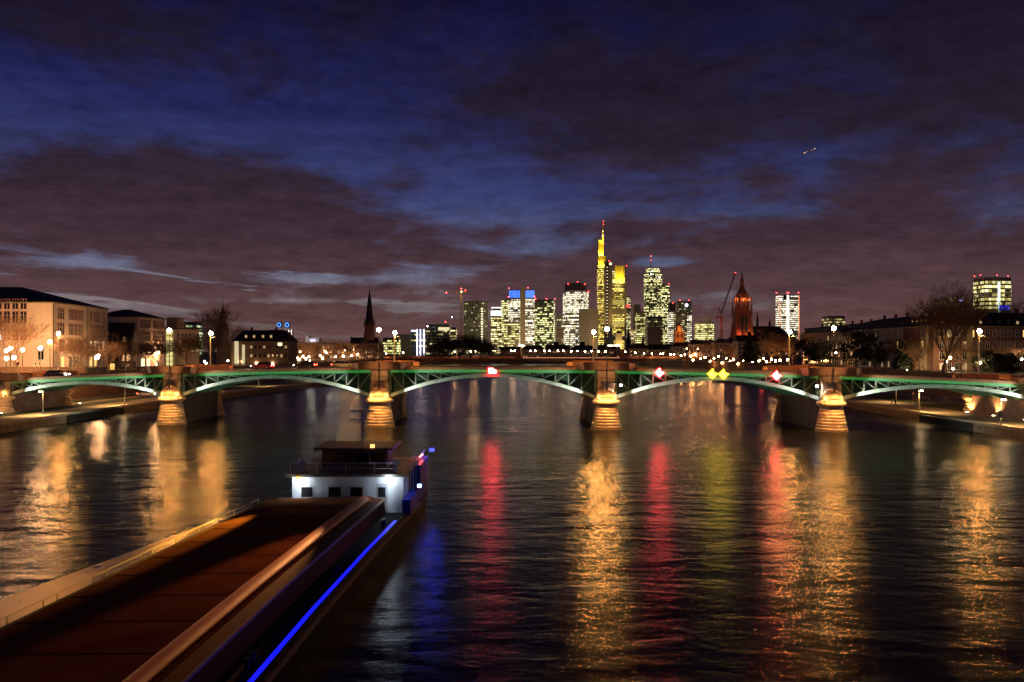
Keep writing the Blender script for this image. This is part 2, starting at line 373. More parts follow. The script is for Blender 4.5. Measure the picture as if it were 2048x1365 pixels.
for i in range(5):
    a,b,mid,_ = aparams(i); ss = steps(a,b,28)
    rstrip(ss, lambda s:[(.42,dz(s)+.24),(1.3,dz(s)+.24),(1.3,dz(s)+.62),(.42,dz(s)+.62)]).build('kerb', curbm, bridge)
    rstrip(ss, lambda s:[(.42,dz(s)+.12),(.48,dz(s)+.12),(.48,dz(s)+.238),(.42,dz(s)+.238)]).build('kerb_lip', curbm, bridge)
    rstrip(ss, lambda s:[(1.0,dz(s)-.34),(1.3,dz(s)-.34),(1.3,dz(s)+.237),(1.0,dz(s)+.237)]).build('edge_girder', steel_green, bridge)
    rstrip(ss, lambda s:[(.55,dz(s)+.17),(.62,dz(s)+.17),(.62,dz(s)+.236),(.55,dz(s)+.236)]).build('light_strip', ledg, bridge)
    rstrip(ss, lambda s:[(VB-.3,dz(s)-.3),(VB,dz(s)-.3),(VB,dz(s)+.6),(VB-.3,dz(s)+.6)]).build('edge_girder', steel_green, bridge)
    for v in (.9,5.5,11,16.5,VB-.9):
        th = .62 if v == .9 else .55
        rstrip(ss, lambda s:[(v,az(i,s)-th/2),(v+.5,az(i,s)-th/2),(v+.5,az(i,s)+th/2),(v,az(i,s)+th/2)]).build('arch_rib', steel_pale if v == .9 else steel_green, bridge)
    # dark web behind the trusses
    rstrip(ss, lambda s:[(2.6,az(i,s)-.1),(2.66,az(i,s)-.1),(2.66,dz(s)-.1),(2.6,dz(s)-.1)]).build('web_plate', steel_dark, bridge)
    for v,nm in ((1.12,'truss'),(VB-.7,'truss')):
        n = 16; xs = steps(a+.15,b-.15,n); halves = (MB(),MB()); halves[0].bar(B(xs[0],v,dz(xs[0])-.3),B(xs[7],v,dz(xs[7])-.3),.12); halves[1].bar(B(xs[9],v,dz(xs[9])-.3),B(xs[16],v,dz(xs[16])-.3),.12)
        for k,s in enumerate(xs):
            tr = halves[0] if s < mid else halves[1]
            top = dz(s)-.34; bot = az(i,s)+.3
            if top-bot < .25: continue
            tr.bar(B(s,v,bot),B(s,v,top),.20)
            if k < n and s < mid:
                s2 = xs[k+1]; b2 = az(i,s2)+.3
                if top-b2 > .25: tr.bar(B(s,v+.01,top),B(s2,v+.01,b2),.17)
            elif k > 0 and s > mid:
                s2 = xs[k-1]; b2 = az(i,s2)+.3
                if top-b2 > .25: tr.bar(B(s,v+.01,top),B(s2,v+.01,b2),.17)
        for tr in halves: tr.build(nm, steel_truss, bridge)
    for v in (.95,VB-.2):
        r = MB(); a2,b2 = a+4.0,b-4.0
        xs = steps(a2,b2,9)
        for s in xs: r.bar(B(s,v,dz(s)+.62),B(s,v,dz(s)+1.75),.09)
        for dh,wd in ((1.75,.07),(.80,.04)):
            for s,t in zip(xs,xs[1:]): r.bar(B(s,v,dz(s)+dh),B(t,v,dz(t)+dh),wd)
        for s in steps(a2,b2,int((b2-a2)/.32)): r.bar(B(s,v,dz(s)+.8),B(s,v,dz(s)+1.75),.018)
        r.build('railing', railm, bridge)
# piers: rusticated round noses with a cornice and a domed cap, shaft and stone refuge above
def nose_prof():
    pr = [(2.72,-2.5),(2.72,.1)]
    n = 7; z0 = .1; hh = 3.65/n
    for k in range(n):
        r = 2.66-.105*k; z = z0+hh*k
        pr += [(r-.17,z+.005),(r-.02,z+.08),(r,z+.2),(r-.015,z+hh-.12),(r-.19,z+hh-.02)]
    return pr+[(1.86,3.77),(1.86,4.12)]
corn = [(1.95,4.12),(2.12,4.2),(2.28,4.42),(2.46,4.52),(2.48,4.78),(2.30,4.95),(1.95,5.15),(1.9,5.35)]
dome = [(1.80,5.35),(1.80,5.75)]+[(1.80*math.cos(t),5.75+1.45*math.sin(t)) for t in [k*math.pi/2/7 for k in range(1,7)]]+[(.08,7.2)]
nm_ = MB().lathe(nose_prof(),28).mesh('pier_nose',pierm); cm_ = MB().lathe(corn,28).mesh('cornice',pierm); dm_ = MB().lathe(dome,24).mesh('dome_cap',pierm,True)
brass = pbr('fixture housing',(.05,.05,.05),.5)
bulb_w = emit('floodlight lens',(1,.72,.32),14,'NONE')
bulb_c = emit('cold floodlight lens',(.85,.95,1),12,'NONE')
WARM = (1,.56,.17)
for i,s in enumerate(PIERS):
    end = i in (0,5)
    z = dz(s)
    wall = MB(); f = 1.75
    wall.slab([B(s-f,1.6,-3),B(s+f,1.6,-3),B(s+f,1.6,5.2),B(s-f,1.6,5.2)],[B(s-f,VB-.6,-3),B(s+f,VB-.6,-3),B(s+f,VB-.6,5.2),B(s-f,VB-.6,5.2)])
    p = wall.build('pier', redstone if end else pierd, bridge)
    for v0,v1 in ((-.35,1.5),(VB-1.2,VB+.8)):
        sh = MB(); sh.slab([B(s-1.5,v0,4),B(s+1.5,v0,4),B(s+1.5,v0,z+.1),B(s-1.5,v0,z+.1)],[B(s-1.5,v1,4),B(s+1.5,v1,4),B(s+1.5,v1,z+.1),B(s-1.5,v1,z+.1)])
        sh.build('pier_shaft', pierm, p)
    for v in (0,VB+.9):
        q = B(s,v,0); dzz = 0
        for nm,me in (('pier_nose',nm_),('cornice',cm_),('dome_cap',dm_)): put(nm, me, p, (q.x,q.y,dzz))
    for v0,v1,sg in ((-.55,1.15,1),(VB-.7,VB+1.0,-1)):
        ref = MB(); L,l = 5.3,3.9
        vo,vi = (v0,v1) if sg > 0 else (v1,v0)
        lo = [B(s-L,vi,z+.25),B(s-l,vo,z+.25),B(s+l,vo,z+.25),B(s+L,vi,z+.25)]; hi = None
        m2 = MB()
        def sec(k0,k1,h): 
            a0,a1 = lo[k0],lo[k1]; th = BV*(.45*sg); 
            m2.slab([a0,a1,a1+Vector((0,0,h)),a0+Vector((0,0,h))],[a0+th,a1+th,a1+th+Vector((0,0,h)),a0+th+Vector((0,0,h))])
        sec(0,1,1.2); sec(1,2,1.35); sec(2,3,1.2)
        # floor of the refuge
        m2.slab([lo[0]+Vector((0,0,.0)),lo[1],lo[2],lo[3]],[q+Vector((0,0,.3)) for q in lo])
        o = m2.build('refuge_parapet', curbm, bridge)
        cp = MB(); z2 = z+1.57
        cp.slab([B(s-l-.1,vo-.1*sg,z2-.02),B(s+l+.1,vo-.1*sg,z2-.02),B(s+l+.1,vo-.1*sg,z2+.12),B(s-l-.1,vo-.1*sg,z2+.12)],[B(s-l-.1,vo+.55*sg,z2-.02),B(s+l+.1,vo+.55*sg,z2-.02),B(s+l+.1,vo+.55*sg,z2+.12),B(s-l-.1,vo+.55*sg,z2+.12)])
        cp.build('coping', curbm, o)
    # floodlights: uplights on the cornice, and the pair that grazes the arches
    if not end or i in (0,5):
        for v,en in ((0,420),(VB+.9,260)):
            for k,a in enumerate((-140,-40) if v == 0 else (140,40)):
                q = B(s,v,0)+Vector((2.1*math.cos(math.radians(a)),2.1*math.sin(math.radians(a)),5.12))
                fx = MB().box(-.16,-.12,-.1,.16,.12,.12).build('floodlight', brass, p); fx.location = q
                MB().box(-.13,-.09,.125,.13,.09,.15).build('lens', bulb_w, fx) if False else None
                lamp('POINT','pier_light',fx,(0,0,.42),en*.28,WARM,.12)
    for d in (-1,1):
        if (i == 0 and d < 0) or (i == 5 and d > 0): continue
        j = i if d > 0 else i-1
        q = B(s+d*1.95,-.35,5.3)
        fx = MB().box(-.2,-.14,-.14,.2,.14,.14).build('floodlight', brass, p); fx.location = q
        t = B(s+d*15,1.15,az(j,s+d*15)+.1)-q
        lamp('SPOT','arch_light',fx,(0,-1.0,-.2),7000,(.86,.95,.82),.12,t,70,.8)
# abutments
for s,sg,lab in ((-97,-1,''),(95.5,1,'')):
    m = MB(); z = dz(s)
    s2 = s+sg*30
    m.slab([B(s,.4,-2),B(s2,.4,-2),B(s2,.4,dz(s2)-.05),B(s,.4,z-.05)],[B(s,VB-.2,-2),B(s2,VB-.2,-2),B(s2,VB-.2,dz(s2)-.05),B(s,VB-.2,z-.05)])
    m.build('abutment', redstone, bridge)
    for v0 in (.5,VB-.8):
        w2 = MB(); w2.slab([B(s+sg*3,v0,z-.3),B(s2,v0,z-.3),B(s2,v0,z+1.45),B(s+sg*3,v0,z+1.45)],[B(s+sg*3,v0+.5,z-.3),B(s2,v0+.5,z-.3),B(s2,v0+.5,z+1.45),B(s+sg*3,v0+.5,z+1.45)])
        w2.build('approach_parapet', curbm, bridge)
# ------------------------------------------------------------------ lamps and signs of the arch bridge
lampglow = emit('sodium lamp glass', (1,.43,.095), 1080)
lampglow2 = emit('warm lamp glass', (1,.66,.32), 500)
lampfar = emit('pinkish lamp glass', (1,.44,.14), 210)
ironm = pbr('dark lamp iron', (.03,.027,.025), .55)
polem = pbr('galvanised pole', (.62,.55,.42), .5, .15)
def ico(r, name, mat):
    return MB().ball((0,0,0), r, 7, 4).mesh(name, mat, True)
def num(k, n, what):                                      # the place in a row, said in words
    if k == 0: return 'leftmost'
    if k == n-1: return 'rightmost'
    return ORD[k]+' from left' if k <= n//2 else ORD[n-1-k]+' from right'
glob = ico(.375,'globe',lampglow)
for k,i in enumerate((1,2,3,4)):
    s = PIERS[i]; z0 = 6.6; base = BW(s,-1.15,z0); top = 17.35
    t = thing('bridge_lamp', 'dark slender bridge lamp with crossarms before a river pier, '+num(k,4,''), 'street lamp', base, 0, 'dark lamp posts on the bridge piers')
    MB().tube([(0,0,0),(0,0,1.2),(0,0,top-z0-.3)],[.14,.1,.06],8).build('pole', ironm, t)
    put('globe', glob, t, (0,0,top-z0))
    MB().lathe([(.1,-.05),(.16,0),(.2,.06)],8,(0,0,top-z0-.3)).build('lamp_collar', ironm, t)
    for h,l in ((1.6,1.15),(2.25,.8)):
        MB().tube([(-l,-3.0 if h<2 else -.3,h),(0,-.1,h),(l,-3.0 if h<2 else -.3,h)],.05,6).build('crossarm', ironm, t)
    for sg in (-1,1):
        fx = MB().box(-.2,-.2,-.14,.2,.14,.12).build('floodlight', brass, t); fx.location = (sg*1.15,-3.1,1.62)
        tgt = Vector((-sg*.9,2.3,-6.4))
        if sg > 0: lamp('SPOT','shaft_light',fx,(-1.15,-.3,.2),480,(1,.58,.26),.12,(-1.15,2.75,1.6),70,.9)
        lamp('SPOT','pier_floodlight',fx,(0,-.1,-.25),4200,WARM,.12,tgt,82,.9)
gp = ico(.40,'globe',lampglow)
for k,i in enumerate((0,1,2,3,4,5)):
    s = PIERS[i]; q = BW(s,VB-.1,dz(s)+1.4); hgt = 17.2-q.z-(0 if 0<i<5 else 0)
    t = thing('bridge_street_lamp','pale tall lamp pole on the far parapet, '+num(k,6,'six pale poles'),'street lamp',q,0,'pale lamp poles along the far side of the bridge')
    MB().tube([(0,0,0),(0,0,hgt)],[.17,.11],8).build('pole', polem, t)
    MB().tube([(0,0,hgt-.9),(1.1,0,hgt-.7)],.04,5).build('arm', polem, t)
    put('globe', gp, t, (.1,0,hgt+.1))
# navigation signs
def sign_mat(n,c,s): return emit(n,c,s)
redrim = sign_mat('red sign rim',(1,.004,.008),22); redface = sign_mat('red lit sign face',(1,.06,.07),110)
yelrim = sign_mat('yellow sign rim',(1,.66,.008),4); yelface = sign_mat('yellow lit sign face',(1,.80,.010),20)
def sgn(px, shape, face, rim, label, size):
    s = (GX(px,156)-BO.x)/BU.x
    for _ in range(5):
        q = BW(s,.55,0); s += (GX(px,q.y)-q.x)/BU.x
    q = BW(s,.5,dz(s)-.02)
    t = thing('navigation_sign', label, 'sign', q, 0, 'lit navigation signs on the bridge girder')
    if shape == 'rect':
        fr = [(-.8,-.6),(.8,-.6),(.8,.6),(-.8,.6)]; inn = [(-.62,-.45),(.62,-.45),(.62,.45),(-.62,.45)]
    else:
        fr = [(0,-.92),(.92,0),(0,.92),(-.92,0)]; inn = [(0,-.72),(.72,0),(0,.72),(-.72,0)]
    MB().slab([(x,-.06,z) for x,z in fr],[(x,.12,z) for x,z in fr]).build('sign_box', rim, t)
    MB().slab([(x,-.10,z) for x,z in inn],[(x,-.058,z) for x,z in inn]).build('lit_face', face, t)
    MB().bar((0,.1,-.2),(0,.6,-.2),.08).bar((0,.1,.25),(0,.6,.25),.08).build('bracket', ironm, t)
    if shape == 'rect': MB().bar((0,.0,-.6),(0,.0,-1.3),.07).bar((-.5,0,-1.25),(.5,0,-1.25),.07).build('gauge_hanger', ironm, t)
sgn(985,'rect',redface,redrim,'red rimmed lit rectangular sign over the middle of the centre arch',1)
sgn(1319,'dia',redface,redrim,'red rimmed lit diamond sign just right of the brightest domed pier',1)
sgn(1425,'dia',yelface,yelrim,'yellow lit diamond sign, left one of the yellow pair',1)
sgn(1447,'dia',yelface,yelrim,'yellow lit diamond sign, right one of the yellow pair',1)
sgn(1553,'dia',redface,redrim,'red rimmed lit diamond sign right of the two yellow diamonds',1)
# cold white lights and posters on the sides of two piers
for s,sd,e in ((20.3,1,260),(58.2,-1,420)):
    q = BW(s+sd*2.5,-.2,7.6)
    t = thing('work_light','small cold white floodlight beside the shaft of the '+('third' if s<40 else 'fourth')+' river pier','floodlight',q)
    MB().box(-.25,-.1,-.2,.25,.1,.2).build('housing', brass, t); MB().box(-.2,-.13,-.15,.2,-.1,.15).build('lens', bulb_c if False else emit('cold white lens',(.75,.88,1),30), t)
    MB().bar((0,.1,0),(-sd*.9,.5,0),.07).build('bracket', ironm, t)
    lamp('SPOT','cold_light',t,(0,-.35,0),e,(.8,.9,1),.1,(-sd*1.5,1.4,-1.5),130,.6)
# mooring guard frame on the outer right pier
# ------------------------------------------------------------------ old stone bridge behind
old = thing('stone_bridge','old reddish stone bridge with a long flat span and pylons behind the arch bridge','bridge',(0,700,0))
ob = pbr('old bridge sandstone',(.34,.13,.075),.85,.3,.3); obd = stone('old bridge ashlar',(.22,.10,.07),(.17,.08,.055),1.6,.6)
def OX(px): return GX(px,700)
def oz(py): return GZ(py,700)
MB().box(OX(1040),-1,oz(722),OX(1245),11,oz(718.5)).build('main_girder', pbr('old bridge girder',(.10,.06,.05),.6), old)
for x0,x1 in ((640,1034),(1250,1500)):
    mb = MB(); a = OX(x0); b = OX(x1); n = 4
    wdt = (b-a)/n
    for k in range(n):
        xa,xb = a+k*wdt,a+(k+1)*wdt; r = wdt/2-2.2; cx = (xa+xb)/2
        arc = [(cx-r*math.cos(t), 0.2+(oz(723)-1.2)*math.sin(t)) for t in [math.pi*j/10 for j in range(11)]]
        poly = [(xa,-2)]+[(cx-r,-2)]+arc+[(cx+r,-2)]+[(xb,-2),(xb,oz(717)),(xa,oz(717))]
        mb.slab([(x,0,z) for x,z in poly],[(x,11,z) for x,z in poly])
    mb.build('arcade', obd, old)
for v in (-.9,11.0):
    MB().box(OX(640),v,oz(718),OX(1042),v+.9,oz(713.2)).build('parapet', ob, old)
    MB().box(OX(1042),v,oz(718),OX(1246),v+.5,oz(715)).build('parapet', ob, old)
    MB().box(OX(1246),v,oz(718),OX(1500),v+.9,oz(713.6)).build('parapet', ob, old)
MB().box(OX(640),0,oz(719),OX(1500),11,oz(717.2)).build('road_deck', asphalt, old)
lband = emit('old bridge light band',(1,.42,.22),1.1)
MB().box(OX(1046),-1.0,oz(716.3),OX(1240),-.93,oz(715.7)).build('light_band', lband, old)
for xa,xb in ((1031,1042),(1239,1250)):
    py = MB(); c = (OX(xa)+OX(xb))/2
    py.prism([(OX(xa)-1,-3.2),(OX(xb)+1,-3.2),(OX(xb)+1,0),(OX(xa)-1,0)],-2,oz(717)); py.build('pier', obd, old)
    MB().prism([(OX(xa),-2.6),(OX(xb),-2.6),(OX(xb),-.95),(OX(xa),-.95)],oz(717),oz(699),[(OX(xa)+.9,-2.6),(OX(xb)-.3,-2.6),(OX(xb)-.3,-.95),(OX(xa)+.9,-.95)]).build('pylon', ob, old)
whitebar = emit('white lamp bar',(1,.86,.68),14)
for n_,x in (('far left',1043),('left',1036),('right',1220),('far right',1234)):
    pass
for k,x in enumerate((1043,1220.5,1234)):
    t = thing('pylon_lamp','bar shaped white lamp on a post by the old bridge pylons, '+num(k,3,'three'),'street lamp',(OX(x),698,oz(713)),0,'white bar lamps at the old bridge pylons')
    MB().bar((0,0,0),(0,0,8.2),.2).build('pole', polem, t); MB().box(-2.3,-.3,8.2,2.3,.3,8.75).build('lamp_bar', whitebar, t)
# ------------------------------------------------------------------ street lamps of the banks and of the old bridge
fo = MB().ball((0,0,0),.46,6,4).mesh('globe', emit('old bridge lamp glass',(1,.52,.24),190), True)
fg = MB().ball((0,0,0),.48,6,4).mesh('globe', lampfar, True); ng = MB().ball((0,0,0),.30,6,4).mesh('globe', lampglow2, True)
def lamp_row(pts, name, label, group, globe, size=1, ground=None, cat='street lamp'):
    pts = sorted(pts)
    n = len(pts)
    for k,(px,py,d) in enumerate(pts):
        q = W(px,py,d); g = ground if ground is not None else UZ
        g = min(g, q.z-3.5)
        t = thing(name, label % num(k,n,str(n)) if '%' in label else label, cat, (q.x,q.y,g), 0, group)
        hgt = q.z-g
        MB().tube([(0,0,0),(0,0,hgt-.2)],[.11*size,.07*size],5).build('pole', ironm, t)
        put('globe', globe, t, (0,0,hgt))
oldpts = [(721,708),(738,708.5),(743,708),(772,707),(806,706),(840,706),(875,705),(909,704),(941,703.5),(951,703),(986,702.5),(990,702.5),(1022,702),(1029,702),(1061,702),(1070.5,702),(1089,702),(1099,702),(1116,702),(1126.6,702),(1143,702.5),(1155,702.5),(1170,703),(1183,703),(1197,703.5),(1211,703.5)]
lamp_row([(x,y,697.5 if k%2 else 710) for k,(x,y) in enumerate(oldpts)],'bridge_globe_lamp','globe lamp on the old stone bridge, %s','globe lamps along the old stone bridge',fo,1.4,8.0)
lamp_row([(x,y,697.5 if k%2 else 710) for k,(x,y) in enumerate([(1250.5,704),(1271,706),(1288,707),(1304,708),(1321,708),(1325,708),(1341,709),(1348,709.5),(1370,710),(1391,710)])],'bridge_globe_lamp','globe lamp on the old bridge right of its pylons, %s','globe lamps along the right end of the old bridge',fo,1.4,8.0)
lamp_row([(595,717,560),(600,704,590),(606,714,560),(612,718,540),(618,714,580),(620,723,470),(640.5,712,600),(645,717,530),(650,703,640),(653,706,610),(690,701,640),(706,701,640),(703,712,600),(687,713,580),(715,709,640),(672,714,600),(555,716,520),(567,712,520),(575,720,450),(598,720,480)],'quay_street_lamp','pinkish globe street lamp among bare trees on the school bank, %s','street lamps along the school bank',MB().ball((0,0,0),.46,6,4).mesh('globe',emit('school bank lamp glass',(1,.52,.24),430),True),1.1)
lamp_row([(409,723,390),(412,727,380),(456,722,400),(485.5,724,400),(510.5,723,410),(513,727,400),(530.6,724,420),(545,727,400),(558,725,430)],'promenade_lamp','small warm lamp in front of the long dark roof, %s','promenade lamps before the long roof',ng,1)
nearL = [(13,702,215),(21,697,222),(13,717,205),(28,716,205),(81,697,212),(100,684,225),(193.5,716,212),(45,700,228),(196,712,252),(240,704,300),(316,706,322)]  # entries at the end are lamps added to brighten school side and gable
lamp_row(nearL,'tall_street_lamp','tall sodium street lamp before the white school building, %s','street lamps before the school, some added',MB().ball((0,0,0),.42,8,5).mesh('globe',emit('school street lamp glass',(1,.50,.21),750),True),1)
rightpts = [(1373.5,698,640),(1396,698,640),(1362,712,600),(1381,713,590),(1386,721,520),(1402,717,560),(1410,715,560),(1420,723,520),(1428,717,540),(1437,713,560),(1444,726,500),(1452,717,540),(1460,723,510),(1467,720,520),(1476,728,470),(1487,721,500),(1496,713,520),(1505,724,480),(1518,722,470),(1527,718,480),(1533,724,450),(1543,719,450),(1551,722,430),(1560,721,430),(1575,720,420)]
lamp_row(rightpts,'quay_street_lamp','small warm lamp low among the bare trees on the cathedral bank, %s','street lamps along the cathedral bank',fg,1.1)
r2 = [(1715,719,360),(1790,724,330),(1818,706,330),(1834,709,330),(1840,724,300),(1833,723,300),(1893,723,275),(1901,716,280),(1814,741,290),(1906,738,265),(1672,706,360),(2044,719,265),(1960,726,262)]
lamp_row(r2,'garden_lamp','little white lamp among the trees before the dark roofed houses, %s','lamps among the trees before the houses',ng,1)
# quay lamps: slim posts with a flat head
def quay_lamp(px, pyb, pyt, label, arm, extra=False):
    d = (H-QZ)/((pyb-HY)/F); q = W(px,pyb,d); hgt = GZ(pyt,d)-QZ
    t = thing('quay_lamp', label, 'street lamp', (q.x,q.y,QZ+.1), 0, 'slim lamps along the quays')
    MB().tube([(0,0,0),(0,0,1.1),(0,0,1.15),(0,0,hgt)],[.13,.13,.07,.06],8).build('pole', polem, t)
    MB().box(min(0,arm*.75),-.16,hgt-.05,max(0,arm*.75),.16,hgt+.12).build('lamp_head', polem, t)
    MB().box(min(arm*.12,arm*.72),-.2,hgt-.16,max(arm*.12,arm*.72),.2,hgt-.055).build('lens', emit('cool lamp glass',(1,.66,.36),120), t)
    lamp('SPOT','quay_light',t,(arm*.4,0,hgt-.3),4200,(1,.58,.22),.15,(arm*.4,-.01,0),150,.5)
    return t,hgt
quay_lamp(86,831,784,'slim quay lamp before the graffiti covered pier wall',-1)
quay_lamp(250,812,772,'slim quay lamp on the left bank under the first arch',-1)
quay_lamp(1838,826,782,'slim quay lamp on the right bank beside the walking pair',1)
t,h_ = quay_lamp(2002,853,800,'slim quay lamp carrying a square number plate',1)
pl = MB().box(-.62,-.16,h_-2.95,.12,-.11,h_-1.85).build('number_plate', pbr('white sign enamel',(.75,.72,.62),.5,.05), t)
def text(s, size, parent, loc, mat, rot=(math.pi/2,0,0), name='lettering', ext=.006, align='CENTER'):
    c = bpy.data.curves.new(name,'FONT'); c.body = s; c.size = size; c.extrude = ext; c.align_x = align; c.align_y = 'CENTER'; c.materials.append(mat)
    tmp = bpy.data.objects.new(name,c); COL.objects.link(tmp); bpy.context.view_layer.update()
    me = bpy.data.meshes.new_from_object(tmp.evaluated_get(bpy.context.evaluated_depsgraph_get())); bpy.data.objects.remove(tmp); bpy.data.curves.remove(c)
    if not me.materials: me.materials.append(mat)
    o = bpy.data.objects.new(name,me); COL.objects.link(o); o.parent = parent; o.location = loc; o.rotation_euler = rot; return o
black = pbr('black paint',(.012,.012,.012),.6)
text('38',.78,pl,(-.25,-.168,h_-2.4),black)
MB().box(-.55,-.17,h_-2.9,-.49,-.161,h_-1.9).box(.0,-.17,h_-2.9,.06,-.161,h_-1.9).box(-.488,-.17,h_-2.9,-.002,-.161,h_-2.84).box(-.488,-.17,h_-1.96,-.002,-.161,h_-1.9).build('plate_border', black, pl)
for px,py in ((1958,688),(1905,800)): pass
# extra dark-lit quays: lamps further along the banks, partly hidden by the bridge
for k,(x,y) in enumerate(((-92,250),(-86,300),(-80,350),(-76,410))):
    t = thing('quay_lamp','slim quay lamp beyond the second arch on the left quay, '+num(k,4,'four'),'street lamp',(x,y,QZ+.1),0,'slim lamps along the far quays')
    MB().tube([(0,0,0),(0,0,4.6)],[.1,.06],6).build('pole', polem, t); MB().box(0,-.14,4.5,.6,.14,4.62).build('lamp_head', polem, t)
    lamp('SPOT','quay_light',t,(.4,0,4.35),2600,(1,.58,.22),.15,(.4,-.01,0),150,.5)
for k,(x,y) in enumerate(((89,205),(97,260),(101,310),(104,360),(105,430))):
    t = thing('quay_lamp','slim quay lamp beyond the fourth arch on the right quay, '+num(k,5,'five'),'street lamp',(x,y,QZ+.1),0,'slim lamps along the far quays')
    MB().tube([(0,0,0),(0,0,4.6)],[.1,.06],6).build('pole', polem, t); MB().box(-.6,-.14,4.5,0,.14,4.62).build('lamp_head', polem, t)
    lamp('SPOT','quay_light',t,(-.4,0,4.35),2600,(1,.58,.22),.15,(-.4,-.01,0),150,.5)
# ground uplights on the right pier wall and abutment
def uplight(p, tgt, label, en):
    t = thing('ground_uplight', label, 'floodlight', p, 0, 'ground uplights at the right abutment')
    MB().box(-.22,-.2,0,.22,.2,.22).build('housing', brass, t); MB().box(-.19,-.17,.221,.19,.17,.26).build('lens', emit('uplight lens',(1,.8,.5),25,'NONE'), t)
    lamp('SPOT','uplight_beam',t,(0,0,.45),en,(1,.60,.22),.1,Vector(tgt)-Vector(p),110,.8)
for k,(v,lab) in enumerate(((2.5,'nearest the number plate'),(12,'below the brick pier wall'),(21,'at the far nose of the right end pier'))):
    p = BW(PIERS[5]-2.6,v,QZ+.1); uplight(p, BW(PIERS[5]-1.7,v,4.2), 'bright ground uplight '+lab, 2600)
for k,(v,lab) in enumerate(((-4.2,'before the left end pier'),(26.5,'behind the left end pier'))):
    p = BW(PIERS[0]+2.6,v,QZ+.1); uplight(p, BW(PIERS[0]+.8,v+ (2 if v<0 else -2),4.0), 'ground uplight '+lab, 500)
# graffiti on the left end pier wall
gw = pbr('graffiti paint',(.33,.22,.17),.7,.3,4)
gp_ = thing('graffiti','large faded letters sprayed on the dark wall of the left end pier','graffiti',BW(PIERS[0]+1.78,9,3.2))
ang = math.atan2(BV.y,BV.x)
text('BGLO',2.3,gp_,(0,0,.1),gw,(math.pi/2,0,ang),'lettering',.01)
text('XRA',1.9,gp_,tuple(BV*7.5+Vector((0,0,.1))),gw,(math.pi/2,0,ang),'lettering',.01)
# ------------------------------------------------------------------ the skyline
GZ0 = 6.2
def footprint(front, depth, base):
    """front corners as (photo column, distance) left to right, closed to the back by depth"""
    f = [Vector((GX(px,d),d,0)) for px,d in front]
    back = [p+Vector((0,depth,0)) for p in (f[-1],f[0])]
    pts = f+back; o = sum((p for p in f),Vector())/len(f)
    return o, [(p.x-o.x,p.y-o.y) for p in pts]
def grow(poly, e):
    cx = sum(p[0] for p in poly)/len(poly); cy = sum(p[1] for p in poly)/len(poly)
    out = []
    n = len(poly)
    for i in range(n):
        a,b,c = Vector(poly[i-1]),Vector(poly[i]),Vector(poly[(i+1)%n])
        n1 = Vector((b.y-a.y,a.x-b.x)).normalized(); n2 = Vector((c.y-b.y,b.x-c.x)).normalized()
        m = (n1+n2)
        m = m.normalized()/max(.4, m.normalized().dot(n1)) if m.length > 1e-4 else n1
        out.append((b.x+m.x*e,b.y+m.y*e))
    return out
def band_mesh(poly, z0, z1, mat, e=.22):
    """one storey's glazing all round the plan, as a shallow solid ring on the body"""
    p = grow(poly,e); n = len(p)
    vs = [(x,y,z0) for x,y in p]+[(x,y,z1) for x,y in p]
    me = bpy.data.meshes.new('window_band')
    fs = [(i,(i+1)%n,n+(i+1)%n,n+i) for i in range(n)]+[tuple(reversed(range(n))),tuple(range(n,2*n))]
    me.from_pydata(vs,[],fs); me.materials.append(mat)
    uv = me.uv_layers.new(name='UVMap'); dist = [0]
    for i in range(n): dist.append(dist[-1]+(Vector(p[(i+1)%n])-Vector(p[i])).length)
    for i in range(n):
        l = me.polygons[i].loop_start
        for k,u in enumerate((dist[i],dist[i+1],dist[i+1],dist[i])): uv.data[l+k].uv = (u,0 if k < 2 else 1)
    for i in range(n,n+2):
        for l in me.polygons[i].loop_indices: uv.data[l].uv = (1e4,0)
    me.update(); return me
def bands(root, poly, z0, z1, fh, mat, frac=.55, skip=(), e=.22):
    n = max(1,int(round((z1-z0)/fh))); fh = (z1-z0)/n
    for k in range(n):
        if k in skip: continue
        a = z0+k*fh+fh*(1-frac)/2
        put('window_band', band_mesh(poly,a,a+fh*frac,mat,e), root)
def tower(name, label, front, depth, ytop, body, glaz, fh=3.9, frac=.58, ylow=None, cat='skyscraper', zb=GZ0, top_gap=2.5, root=None, skip=(), part='facade', lobby=0):
    o, poly = footprint(front, depth, zb)
    dm = sum(d for _,d in front)/len(front)
    zt = GZ(ytop,dm)
    if root is None: root = thing(name, label, cat, (o.x,o.y,zb))
    off = (o.x-root.location.x, o.y-root.location.y)
    poly = [(x+off[0],y+off[1]) for x,y in poly]
    MB().prism(poly, 0, zt-zb).build(part, body, root)
    if glaz: bands(root, poly, 3+lobby, zt-zb-top_gap, fh, glaz, frac, skip)
    return root, poly, zt-zb
conc = pbr('grey beige cladding', (.36,.31,.24), .7, .12, .05)
dark = pbr('dark tower cladding', (.055,.05,.045), .5, .15, .05)
greenish = pbr('dark green cladding', (.035,.06,.04), .4, .15, .05)
brownc = pbr('brown cladding', (.16,.12,.085), .6, .15, .05)
pale = pbr('pale cladding', (.5,.46,.38), .6, .1, .05)
WY, WW, WG = (1,.80,.22), (1,.88,.48), (.78,1,.45)
o_yel = office('office yellow', (.14,.11,.06), .74, WY, WW, 1.7, 2.6, .75)
o_wht = office('office white', (.16,.14,.11), .78, (1,.84,.48), (1,.93,.74), 2.0, 2.3, .6)
o_grn = office('office green', (.05,.08,.035), .58, (.95,.92,.28), (1,.90,.45), 1.7, 2.2, .8)
o_dim = office('office dim', (.085,.075,.06), .10, WY, WW, .8, 2.4, .5, (.045,.042,.035))
o_few = office('office few', (.06,.055,.045), .22, WY, WW, 1.0, 2.6, .8)
